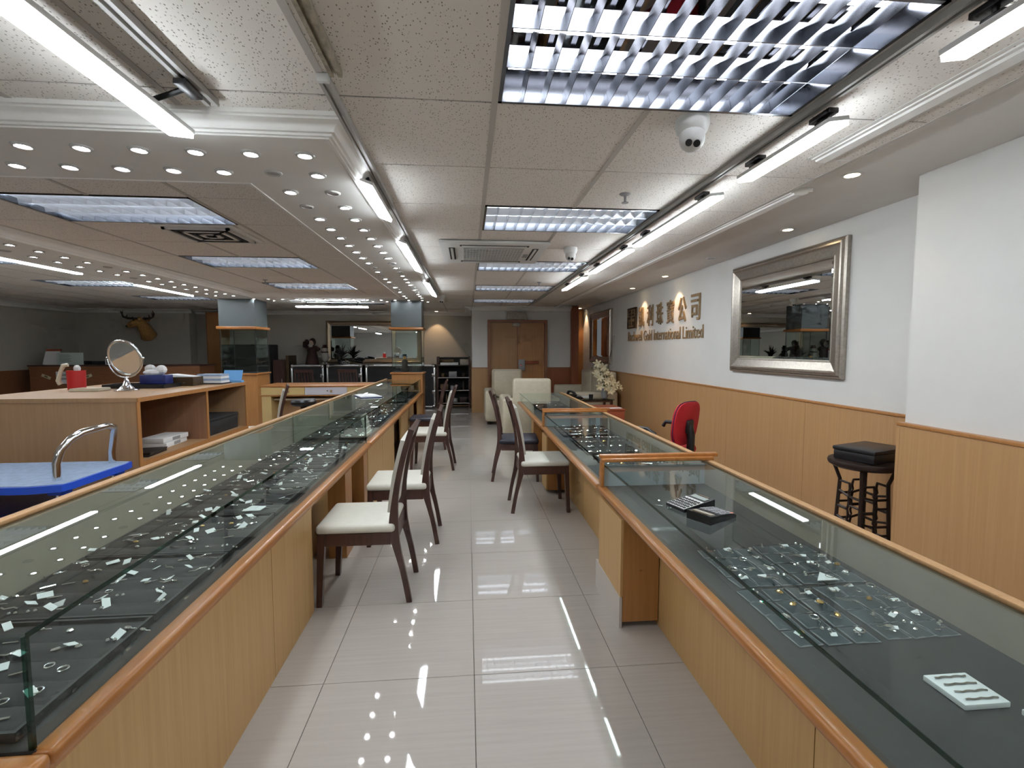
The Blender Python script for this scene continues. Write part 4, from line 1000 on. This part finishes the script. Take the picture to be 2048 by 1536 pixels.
# ------------------------------------------------------------------ glass columns at the ring corners
def column(x0, x1, y0, y1, label):
    cx, cy = (x0 + x1) / 2, (y0 + y1) / 2
    t = thing('display_column', label, 'display case', (cx, cy, 0))
    part('cabinet', B(x0, x1, y0, y1, 0, .955), 'orange_panel', t)
    part('cabinet_top', B(x0 - .025, x1 + .025, y0 - .025, y1 + .025, .956, .985, .008), 'orange_wood', t)
    part('display_floor', B(x0 + .02, x1 - .02, y0 + .02, y1 - .02, .986, .992), 'black_matt', t)
    for (a, b, c, d) in ((x0 + .01, x1 - .01, y0 + .01, y0 + .016), (x0 + .01, x1 - .01, y1 - .016, y1 - .01), (x0 + .01, x0 + .016, y0 + .017, y1 - .017), (x1 - .016, x1 - .01, y0 + .017, y1 - .017)):
        part('glass_pane', B(a, b, c, d, .993, 1.735), 'glass', t, smooth=None)
    for x in (x0 + .008, x1 - .016):
        for y in (y0 + .008, y1 - .016): part('corner_strip', B(x, x + .008, y, y + .008, .993, 1.735), 'black_plastic', t)
    part('band', B(x0 - .03, x1 + .03, y0 - .03, y1 + .03, 1.736, 1.785, .012), 'orange_wood', t)
    part('cladding', B(x0 + .005, x1 - .005, y0 + .005, y1 - .005, 1.786, SO - .001), 'column_grey', t)
    return t
column(-1.34, -.80, 8.78, 9.25, 'grey clad column with glass showcase at the end of the left counters')
column(-4.20, -3.60, 8.72, 9.25, 'grey clad column with glass showcase behind the storage unit')
t = thing('bust_figurine', 'dark seated figurine inside the right glass column', 'figurine', (-1.13, 8.95, .993))
part('body', MB().lathe([(.07, 0), (.075, .04), (.05, .12), (.055, .18), (.03, .22)], n=14), 'iron', t, False)
part('head', MB().ell((0, -.01, .25), .032, .036, .042, 12, 8), 'deer_hide', t, False)
part('hat', MB().lathe([(.05, .275), (.05, .28), (.035, .285), (.033, .315)], n=14), 'black_matt', t, False)
t = thing('trinket_row', 'row of tiny dark spiky ornaments inside the right glass column', 'ornament', (-.95, 8.95, .993))
for k in range(5): part('spike', MB().tube([(-.08 + k * .04, 0, 0), (-.085 + k * .04, 0, .06 + .02 * (k % 2))], [.012, .003], 6), 'black_matt', t, False)

# ------------------------------------------------------------------ desk across the island
t = thing('drawer_desk', 'yellow fronted desk with a white centre drawer inside the island', 'desk', (-2.1, 7.5, 0))
part('desk_top', B(-2.95, -1.45, 7.2, 7.85, .855, .878, .004), 'orange_wood', t)
for (a, b, m_) in ((-2.93, -2.33, 'drawer_yellow'), (-2.325, -1.74, 'drawer_white'), (-1.735, -1.46, 'drawer_yellow')):
    d_ = part('drawer', B(a, b, 7.205, 7.225, .745, .85), m_, t)
    part('lock', MB().lathe([(.009, -.004), (.009, 0)], ((a + b) / 2 + .02, 7.203, .80), 10, 'y'), 'sign_dark', d_)
    part('key_plate', B((a + b) / 2 + .06, (a + b) / 2 + .085, 7.198, 7.204, .775, .81), 'sign_bronze', d_)
part('rail', B(-2.95, -1.45, 7.21, 7.24, .725, .742), 'orange_panel', t)
part('leg_panel', B(-2.93, -2.80, 7.22, 7.8, 0, .724), 'drawer_yellow', t)
part('leg_panel', B(-1.6, -1.46, 7.22, 7.8, 0, .724), 'drawer_yellow', t)
part('modesty_panel', B(-2.79, -1.61, 7.5, 7.52, .0, .724), 'laminate', t)
part('inner_shelf', B(-2.79, -1.61, 7.3, 7.5, .66, .68), 'cream_leather', t)
# ------------------------------------------------------------------ storage unit inside the island
ZS = 1.05
t = thing('storage_unit', 'large open fronted timber storage unit behind the left counter', 'cabinet', (-2.95, 4.55, 0))
part('top_board', B(-3.58, -2.36, 3.70, 5.45, ZS - .03, ZS), 'laminate', t)
part('end_panel', B(-3.57, -2.37, 3.705, 3.73, 0, ZS - .031), 'laminate', t)
part('far_panel', B(-3.57, -2.37, 5.42, 5.445, 0, ZS - .031), 'laminate', t)
part('divider', B(-3.0, -2.38, 4.655, 4.68, .58, ZS - .031), 'shelf_inside', t)
part('inner_back', B(-3.02, -3.0, 3.731, 5.419, .58, ZS - .031), 'shelf_inside', t)
part('shelf_board', B(-3.02, -2.37, 3.731, 5.419, .55, .58), 'laminate', t)
part('lower_front', B(-2.39, -2.372, 3.731, 5.419, 0, .549), 'laminate', t)
part('edge_band', MB().box(-2.362, -2.352, 3.70, 5.45, ZS - .031, ZS).box(-2.369, -2.359, 3.70, 3.735, 0, ZS - .031).box(-2.369, -2.359, 5.415, 5.45, 0, ZS - .031).box(-2.379, -2.369, 4.652, 4.683, .58, ZS - .031).box(-2.369, -2.359, 3.735, 5.415, .548, .582), 'orange_panel', t)
# things in its compartments
t = thing('black_folder', 'black leather folder lying in the near compartment', 'folder', (-2.58, 4.0, .58), R(4))
part('cover', B(-.16, .16, -.13, .13, .001, .012, .003), 'black_plastic', t, False)
part('spread_cover', MB().prism([(-.16, .013), (.16, .013), (.17, .035), (-.15, .024)], -.12, .12, 'y'), 'black_plastic', t, False)
for k, lb in ((0, 'lower'), (1, 'upper')):
    t = thing('flat_box', 'white flat carton, %s of two in the near compartment' % lb, 'box', (-2.60, 4.40, .581 + k * .041), R(4 - 6 * k))
    part('carton', B(-.10, .10, -.17, .17, 0, .038, .002), 'paper', t, False)
    part('end_label', B(.1005, .102, -.05, .05, .006, .032), 'grey_plastic', t, False)
t = thing('black_box', 'black box filling the far compartment', 'box', (-2.62, 5.05, .58))
part('box_body', B(-.2, .2, -.30, .30, .001, .13, .004), 'black_matt', t, False)
part('box_lid', B(-.205, .205, -.305, .305, .131, .16, .004), 'black_matt', t, False)
single('pen_cup', MB().lathe([(.022, .001), (.026, .09), (.022, .09), (.019, .006)], n=14), 'drawer_white', 'small lilac cup beside the black box', 'cup', (-2.42, 4.72, .58))
# things on its top
t = thing('table_mirror', 'round chrome magnifying mirror on a flared stand', 'mirror', (-2.86, 4.37, ZS))
part('foot', MB().lathe([(.085, .001), (.088, .008), (.06, .016), (.03, .05), (.014, .10), (.012, .12)], n=24), 'chrome', t, False, R(50))
M = Matrix.Translation((0, 0, .275)) @ Matrix.Rotation(R(-12), 4, 'Z') @ Matrix.Rotation(R(14), 4, 'X')
part('yoke', MB().tube([(.165 * math.cos(R(a)), .0, .165 * math.sin(R(a))) for a in range(180, 361, 15)], .006, 8).xf(Matrix.Translation((0, 0, .275)) @ Matrix.Rotation(R(-12), 4, 'Z')), 'chrome', t, False, R(60))
part('rim', MB().tube([(.148 * math.cos(2 * PI * k / 32), 0, .148 * math.sin(2 * PI * k / 32)) for k in range(33)], .011, 8, False).xf(M), 'chrome', t, False, R(60))
part('mirror_disc', MB().lathe([(.142, -.004), (.146, 0), (.142, .004)], n=36, axis='y').xf(M), 'mirror', t, False, R(30))
for s in (-1, 1): part('pivot', MB().ell((s * .166, 0, 0), .012, .01, .01, 8, 6).xf(Matrix.Translation((0, 0, .275)) @ Matrix.Rotation(R(-12), 4, 'Z')), 'chrome', t, False)
t = thing('phone_cup', 'red cup with a cream telephone handset leaning on it', 'cup', (-3.36, 4.52, ZS))
part('cup_body', MB().lathe([(.062, .001), (.064, .06), (.066, .165), (.061, .165), (.058, .01)], n=18), 'red_plastic', t, False)
part('handset', MB().tube([(-.09, -.05, .05), (-.10, -.06, .08), (-.085, -.05, .16), (-.06, -.05, .21), (-.03, -.04, .215)], [.02, .018, .014, .018, .016], 8), 'cream_leather', t, False)
part('tissue', MB().ell((.01, 0, .18), .03, .02, .035, 8, 6), 'paper', t, False)
single('notebook', MB().box(-.11, .11, -.08, .08, .001, .02, .003).box(-.105, .105, -.075, .075, .0205, .026), 'cream_leather', 'cream notebook lying left of the round mirror', 'notebook', (-3.14, 4.36, ZS), (0, 0, .05))
t = thing('black_tray', 'shallow black tray behind the round mirror', 'tray', (-2.95, 4.72, ZS))
part('tray_floor', B(-.26, .26, -.13, .13, .001, .008), 'black_plastic', t, False)
for (a, b, c, d) in ((-.26, .26, -.13, -.12), (-.26, .26, .12, .13), (-.26, -.25, -.12, .12), (.25, .26, -.12, .12)): part('tray_wall', B(a, b, c, d, .008, .035), 'black_plastic', t, False)
t = thing('navy_box', 'navy box topped with crumpled tissues right of the mirror', 'box', (-2.83, 4.72, ZS), 0)
part('box_body', B(-.11, .11, -.06, .06, .036, .115, .004), 'navy_plastic', t, False)
part('box_foot', B(-.10, .10, -.05, .05, .009, .036), 'navy_plastic', t, False)
part('tissue', MB().ell((-.03, 0, .135), .08, .05, .03, 9, 6).ell((.04, .01, .16), .05, .04, .045, 8, 6).ell((-.06, .02, .17), .05, .03, .04, 7, 5), 'paper', t, False, None)
t = thing('wire_basket', 'dark basket of papers on the storage unit', 'basket', (-2.72, 4.95, ZS), 0)
part('basket_floor', B(-.13, .13, -.09, .09, .001, .008), 'sign_dark', t, False)
for (a, b, c, d) in ((-.13, .13, -.09, -.082), (-.13, .13, .082, .09), (-.13, -.122, -.082, .082), (.122, .13, -.082, .082)): part('basket_side', B(a, b, c, d, .008, .085), 'sign_dark', t, False)
for k in range(5): part('slot', B(-.1 + k * .035, -.08 + k * .035, -.0925, -.0905, .03, .034), 'grey_plastic', t, False)
part('papers', B(-.11, .11, -.075, .075, .05, .10).xf(Matrix.Rotation(R(6), 4, 'Y')), 'paper', t, False)
t = thing('paper_stack', 'stack of pale blue papers in a black tray on the storage unit', 'papers', (-2.56, 5.17, ZS), 0)
part('tray_floor', B(-.13, .13, -.1, .1, .001, .012, .003), 'black_plastic', t, False)
for k in range(4): part('paper_pile', B(-.115 + .005 * (k % 2), .115, -.085, .09 - .004 * k, .0125 + k * .022, .033 + k * .022), ('paper', 'blue_mat', 'paper', 'blue_mat')[k], t, False)
t = thing('blue_box', 'sky blue gift box leaning on the far corner of the storage unit', 'box', (-2.45, 5.36, ZS), 0)
part('box_body', B(-.09, .09, -.03, .03, .001, .022), 'sky_blue', t, False)
part('box_lid', MB().prism([(-.03, .023), (-.012, .023), (.03, .125), (.012, .128)], -.095, .085, 'x'), 'sky_blue', t, False)
# ------------------------------------------------------------------ service trolley
t = thing('service_trolley', 'blue two deck service trolley with chrome handles', 'trolley', (-2.85, 3.18, 0))
ZT = .64
def deck(z, mat): 
    pl = [(-2.42 + .0, 2.86), (-2.27, 2.90), (-2.255, 2.95), (-2.255, 3.42), (-2.27, 3.48), (-2.42, 3.50), (-3.45, 3.50), (-3.45, 2.86)]
    d_ = part('deck', MB().prism(pl, z - .04, z, 'z'), mat, t)
    return d_
d_ = deck(ZT, 'blue_plastic'); part('deck_mat', MB().prism([(-3.42, 2.875), (-2.42, 2.875), (-2.275, 2.915), (-2.268, 2.96), (-2.268, 3.41), (-2.28, 3.465), (-2.42, 3.485), (-3.42, 3.485)], ZT, ZT + .004, 'z'), 'blue_mat', d_)
deck(.44, 'navy_plastic')
part('handle', MB().tube([(-2.36, 2.99, ZT - .03), (-2.36, 2.99, ZT + .10), (-2.34, 3.0, ZT + .18), (-2.32, 3.05, ZT + .235), (-2.31, 3.12, ZT + .26), (-2.31, 3.33, ZT + .27), (-2.32, 3.40, ZT + .25), (-2.34, 3.425, ZT + .19), (-2.36, 3.43, ZT + .08), (-2.36, 3.43, ZT - .03)], .021, 12), 'chrome', t, smooth=R(60))
for x in (-2.34, -3.36):
    for y in (2.99, 3.43):
        part('post', MB().tube([(x - .02, y, .25), (x - .02, y, ZT - .03)], .014, 8), 'chrome', t)
        part('deck_socket', B(x - .05, x + .03, y - .04, y + .04, ZT - .075, ZT - .04, .006), 'blue_plastic', t)
        c_ = part('castor', MB().lathe([(.045, -.012), (.05, 0), (.045, .012)], (x - .02, y, .05), 16, 'y'), 'black_plastic', t)
        part('castor_fork', B(x - .035, x - .005, y - .018, y + .018, .085, .26), 'steel', c_)

# ------------------------------------------------------------------ far wall furniture
def flight_case(x0, x1, y0, y1, z1, label):
    t = thing('flight_case', label, 'flight case', ((x0 + x1) / 2, y0, 0), 0, 'black flight cases on the far wall')
    part('panel', B(x0 + .012, x1 - .012, y0 + .012, y1 - .012, .03, z1 - .012), 'black_matt', t)
    e = .04
    for (a, b, c, d) in ((x0, x1, z1 - e, z1), (x0, x1, .02, .02 + e), (x0, x0 + e, .02 + e, z1 - e), (x1 - e, x1, .02 + e, z1 - e)): part('edge_profile', B(a, b, y0, y0 + .02, c, d, .004), 'steel', t)
    part('top_profile', MB().box(x0, x0 + .03, y0 + .02, y1, z1 - .02, z1).box(x1 - .03, x1, y0 + .02, y1, z1 - .02, z1), 'steel', t)
    for x in (x0, x1):
        for z in (.02, z1): part('corner_ball', MB().ell((x + (.03 if x == x0 else -.03), y0 + .02, z - (.03 if z > .1 else -.03)), .05, .04, .05, 10, 6), 'steel', t)
    for z in (.35, .75): part('latch', B(x1 - .075, x1 - .005, y0 - .012, y0 + .001, z, z + .08, .004), 'steel', t)
    for x in (x0 + .12, x1 - .12):
        for y in (y0 + .1, y1 - .1): part('castor', MB().lathe([(.012, -.01), (.015, 0), (.012, .01)], (x, y, .0155), 10, 'x'), 'black_plastic', t)
flight_case(-4.03, -3.30, 11.55, 12.2, 1.035, 'black flight case left of the three, under the robed figurine')
flight_case(-3.24, -2.44, 11.55, 12.2, 1.035, 'black flight case in the middle, under the dark potted plant')
flight_case(-2.36, -.76, 11.55, 12.2, 1.035, 'wide black flight case on the right, under the mirror edge')
t = thing('robed_figurine', 'dark robed standing figurine with a pale face on the flight cases', 'figurine', (-3.62, 11.8, 1.036))
part('robe', MB().lathe([(.15, .0), (.13, .12), (.10, .28), (.115, .36), (.06, .44), (.05, .46)], n=18), 'robe', t, False)
part('head', MB().ell((0, -.02, .50), .055, .06, .07, 12, 8), 'face', t, False)
part('hood', MB().ell((.015, .02, .53), .075, .07, .09, 12, 8), 'robe', t, False)
part('beard', MB().ell((-.01, -.06, .44), .05, .03, .06, 10, 6), 'figurine_white', t, False)
for s in (-1, 1): part('sleeve', MB().tube([(s * .08, 0, .40), (s * .16, -.04, .36 if s > 0 else .44), (s * .14, -.08, .33 if s > 0 else .52)], [.045, .045, .035], 8), 'robe', t, False)
part('sack', MB().ell((-.12, .02, .52), .06, .05, .07, 10, 6), 'robe', t, False)
t = thing('snowman_figurine', 'grey white snowman figurine beside the robed one', 'figurine', (-3.33, 11.8, 1.036))
part('body', MB().ell((0, 0, .19), .095, .085, .13, 14, 10), 'figurine_white', t, False)
part('head', MB().ell((0, -.01, .35), .07, .065, .07, 14, 10), 'figurine_white', t, False)
part('hat', MB().lathe([(.075, .385), (.07, .40), (.05, .42), (.045, .46)], n=14), 'robe', t, False)
part('scarf', MB().tube([(.07 * math.cos(2 * PI * k / 14), .065 * math.sin(2 * PI * k / 14), .29) for k in range(15)], .014, 6, False), 'robe', t, False)
for s in (-1, 1):
    part('foot', MB().ell((s * .04, -.02, .03), .035, .045, .03, 10, 6), 'figurine_white', t, False)
    part('arm', MB().tube([(s * .08, 0, .24), (s * .13, -.04, .17)], [.025, .018], 8), 'figurine_white', t, False)
part('nose', MB().tube([(0, -.07, .35), (0, -.11, .345)], [.01, .002], 6), 'deer_hide', t, False)
t = thing('potted_plant', 'dark spiky potted plant on the flight cases before the mirror', 'plant', (-2.95, 11.78, 1.036))
part('pot', MB().lathe([(.07, 0), (.09, .12), (.08, .12), (.06, .02)], n=14), 'black_plastic', t, False)
for k in range(34):
    a = rnd.uniform(0, 2 * PI); l_ = rnd.uniform(.12, .3); e_ = rnd.uniform(.5, 1.4)
    p0 = (0, 0, .1 + rnd.uniform(0, .15)); d = Vector((math.cos(a) * math.cos(e_), math.sin(a) * math.cos(e_) * .6, math.sin(e_))) * l_
    part('leaf', MB().tube([p0, Vector(p0) + d * .5 + Vector((0, 0, .02)), Vector(p0) + d], [.008, .014, .002], 5), 'black_matt', t, False)
t = thing('cable_heap', 'heap of black cables and camera lenses on the flight case', 'cables', (-2.62, 11.72, 1.036))
for k in range(9):
    cx_, cy_, r_ = rnd.uniform(-.12, .14), rnd.uniform(-.03, .1), rnd.uniform(.06, .12); tl = rnd.uniform(-.5, .5)
    part('cable_loop', MB().tube([(cx_ + r_ * math.cos(2 * PI * q / 14), cy_ + r_ * .5 * math.sin(2 * PI * q / 14), .02 + .1 * (k / 9) + .05 * abs(math.sin(PI * q / 14 + tl))) for q in range(15)], .013, 6, False), 'black_plastic', t, False)
for s in (-1, 1): part('lens_ring', MB().lathe([(.035, -.02), (.04, 0), (.03, .006)], (-.2 + s * .045, -.06, .045), 14, 'y'), 'white_plastic', t, False)
for s in (-1, 1): part('lens_face', MB().lathe([(.028, -.024), (.028, -.018)], (-.2 + s * .045, -.06, .045), 14, 'y'), 'black_plastic', t, False)
t = thing('dark_rack', 'dark open rack stacked with small goods by the door wall', 'rack', (-.33, 11.75, 0))
for x in (-.72, .02):
    for y in (11.5, 12.0): part('post', B(x, x + .04, y, y + .04, 0, 1.22), 'dark_wood', t)
for z in (.12, .42, .72, 1.0): part('shelf', B(-.72, .06, 11.5, 12.04, z, z + .02), 'iron', t)
for z in (.10, .40, .70): part('front_rail', B(-.70, .04, 11.492, 11.499, z + .02, z + .035), 'steel', t)
part('back', B(-.72, .06, 12.041, 12.05, .02, 1.2), 'black_matt', t)
kk = 0
for z, row in ((.14, (('bottle', -.6), ('bottle', -.5), ('tin', -.3), ('carton', -.1))), (.44, (('carton', -.55), ('tin', -.35), ('bottle', -.1))), (.74, (('tin', -.58), ('carton', -.35), ('tin', -.1)))):
    for (nm, x) in row:
        kk += 1; pos = ('bottom', 'middle', 'upper')[(.14, .44, .74).index(z)]
        if nm == 'bottle': mb = MB().lathe([(.035, .001), (.036, .12), (.014, .16), (.014, .2)], n=12)
        elif nm == 'tin': mb = MB().lathe([(.06, .001), (.06, .09), (.055, .095)], n=14)
        else: mb = B(-.09, .09, -.07, .07, .001, .13, .003)
        ordn = ['leftmost', 'second', 'third', 'rightmost'][[r_[1] for r_ in row].index(x) if len(row) == 4 or [r_[1] for r_ in row].index(x) < 2 else 3]
        single(nm, mb, ('grey_plastic', 'iron', 'sign_dark')[kk % 3], '%s %s on the %s shelf of the dark rack' % (ordn, nm, pos), nm, (x, 11.62, z))
single('paper_carton', B(-.22, .2, -.15, .15, .001, .06, .003), 'paper', 'flat white carton on top of the dark rack', 'box', (-.42, 11.7, 1.02))
single('dark_carton', B(-.17, .17, -.12, .12, .001, .07, .003), 'sign_dark', 'dark carton stacked on the white one on the rack', 'box', (-.5, 11.74, 1.082))
single('green_carton', B(-.1, .1, -.1, .1, .001, .14, .003), 'olive_panel', 'olive carton at the right of the dark rack top', 'box', (-.08, 11.72, 1.02))
t = thing('tall_speaker', 'tall black loudspeaker cabinet beside the left glass column', 'loudspeaker', (-4.98, 11.6, 0))
part('body', B(-5.45, -4.42, 11.4, 11.9, .02, 1.5, .01), 'black_matt', t)
part('grille', B(-5.41, -4.46, 11.385, 11.399, .1, 1.45), 'black_plastic', t)
t = thing('dark_cabinet', 'low dark cabinet beside the flight cases', 'cabinet', (-4.35, 11.7, 0))
part('body', B(-4.40, -4.15, 11.5, 12.1, .0, 1.15), 'dark_wood', t)
part('door', B(-4.38, -4.17, 11.485, 11.499, .05, 1.12), 'dark_wood', t)
part('handle', B(-4.21, -4.19, 11.47, 11.484, .6, .72), 'steel', t)
part('side_board', B(-4.149, -4.08, 11.6, 12.1, 0, 1.25), 'sign_dark', t)

# ------------------------------------------------------------------ left end: desk, notices, deer head
t = thing('reception_desk', 'brown timber reception desk under the deer head', 'desk', (-6.8, 10.5, 0))
part('front_panel', B(-8.50, -5.35, 10.3, 10.33, 0, 1.03), 'brown_desk', t)
part('top', B(-8.52, -5.33, 10.28, 10.9, 1.06, 1.085, .004), 'dark_wood', t)
part('front_lip', B(-8.51, -5.34, 10.29, 10.31, 1.0, 1.059), 'brown_desk', t)
part('side_panel', B(-8.50, -8.47, 10.331, 10.88, 0, 1.059), 'brown_desk', t)
part('side_panel', B(-5.38, -5.35, 10.331, 10.88, 0, 1.059), 'brown_desk', t)
t = thing('notice_sheet', 'white printed notice taped to the reception desk front', 'notice', (-7.86, 10.296, .80))
part('sheet', B(-8.02, -7.66, 10.292, 10.297, .72, .96), 'paper', t)
for k, (a, b, z) in enumerate(((-7.97, -7.71, .895), (-7.97, -7.75, .875), (-7.93, -7.76, .82), (-7.93, -7.78, .80))): part('printed_line', B(a, b, 10.290, 10.2915, z, z + .014), 'grey_plastic', t)
for x, r_, lb in ((-8.2, -24, 'left'), (-7.45, 20, 'right')):
    t = thing('banknote_strip', 'small green strip taped on the desk, %s of the notice' % lb, 'note', (x, 10.295, .86))
    part('strip', B(-.085, .085, -.002, .002, -.028, .028).xf(Matrix.Rotation(R(-r_), 4, 'Y')), 'lily', t, False)
    part('printed_patch', B(-.03, .03, -.004, -.0022, -.015, .015).xf(Matrix.Rotation(R(-r_), 4, 'Y')), 'leaf', t, False)
t = thing('clip_board', 'tilted price list with a dark red header on the reception desk', 'notice', (-8.28, 10.5, 1.086))
part('sheet', MB().prism([(0, .002), (.012, .002), (.11, .27), (.098, .27)], -.14, .14, 'x'), 'paper', t, False)
part('header', MB().prism([(.1005, .272), (.1125, .272), (.128, .312), (.116, .312)], -.14, .14, 'x'), 'red_cabinet', t, False)
t = thing('framed_notice', 'wide clear framed notice standing on the reception desk', 'notice', (-7.88, 10.48, 1.086))
part('sheet', B(-.24, .24, -.004, .004, .001, .24), 'paper', t, False)
part('plastic_cover', B(-.245, .245, -.009, -.005, .001, .245), 'glass', t, False)
for k in range(6): part('printed_line', B(-.2, -.02 if k % 2 else .02, -.0049, -.0041, .07 + k * .025, .078 + k * .025), 'grey_plastic', t, False)
t = thing('photo_frame', 'small pink edged photo frame on the reception desk', 'photo frame', (-7.13, 10.48, 1.086))
part('frame', MB().box(-.1, .1, -.01, .01, .001, .02).box(-.1, .1, -.01, .01, .095, .115).box(-.1, -.08, -.01, .01, .02, .095).box(.08, .1, -.01, .01, .02, .095), 'drawer_white', t, False)
part('picture', B(-.079, .079, -.004, .004, .021, .094), 'robe', t, False)
for x, lb in ((-7.6, 'left'), (-7.35, 'right')): single('ink_pad', B(-.16, .12, -.1, .1, .001, .07, .01), 'black_matt', 'low black case behind the framed notice, %s of two' % lb, 'case', (x - .1 - (.1 if lb == 'left' else -.05), 10.68, 1.086))
# deer head: neck, head, muzzle, ears, antlers
DX, DY, DZ = -7.37, 12.1, 1.84
t = thing('deer_head', 'mounted deer head with dark antlers on the far left wall', 'wall mount', (DX, DY, DZ - .34))
pl = MB().lathe([(.2, -.03), (.2, -.01), (.17, 0)], (0, 0, 0), 20, 'y')
path = [(.06, -.04, .13), (.06, -.10, .20), (.07, -.20, .30), (.055, -.28, .42), (.03, -.33, .50), (-.03, -.37, .49), (-.10, -.40, .455), (-.16, -.42, .42), (-.185, -.425, .405)]
rad = [.06, .16, .135, .115, .105, .095, .07, .055, .03]
part('head_and_neck', MB().tube(path, rad, 16), 'deer_hide', t, False, R(70))
part('nose', MB().ell((-.19, -.43, .41), .03, .035, .028, 10, 6), 'black_plastic', t, False)
for s in (-1, 1):
    part('eye', MB().ell((-.03 + s * .0, -.36 + s * .085, .545), .018, .018, .018, 8, 6), 'black_plastic', t, False)
    part('ear', MB().ell((.09, -.30 + s * .13, .57), .03, .075, .045, 10, 6), 'deer_hide', t, False)
    b_ = Vector((.03, -.33 + s * .04, .57)); sx = s
    beam = [b_, b_ + Vector((sx * .10, -.02, .01)), b_ + Vector((sx * .21, -.04, .015)), b_ + Vector((sx * .29, -.06, .05)), b_ + Vector((sx * .31, -.06, .12)), b_ + Vector((sx * .28, -.05, .20))]
    an = part('antler', MB().tube(beam, [.026, .024, .022, .02, .015, .004], 8), 'antler', t, False, R(70))
    for q, dz in ((1, .05), (2, .09), (3, .11), (4, .06)): part('tine', MB().tube([beam[q], beam[q] + Vector((sx * .005, -.03, dz * .5)), beam[q] + Vector((-sx * .01, -.03, dz))], [.016, .012, .003], 6), 'antler', an, False)
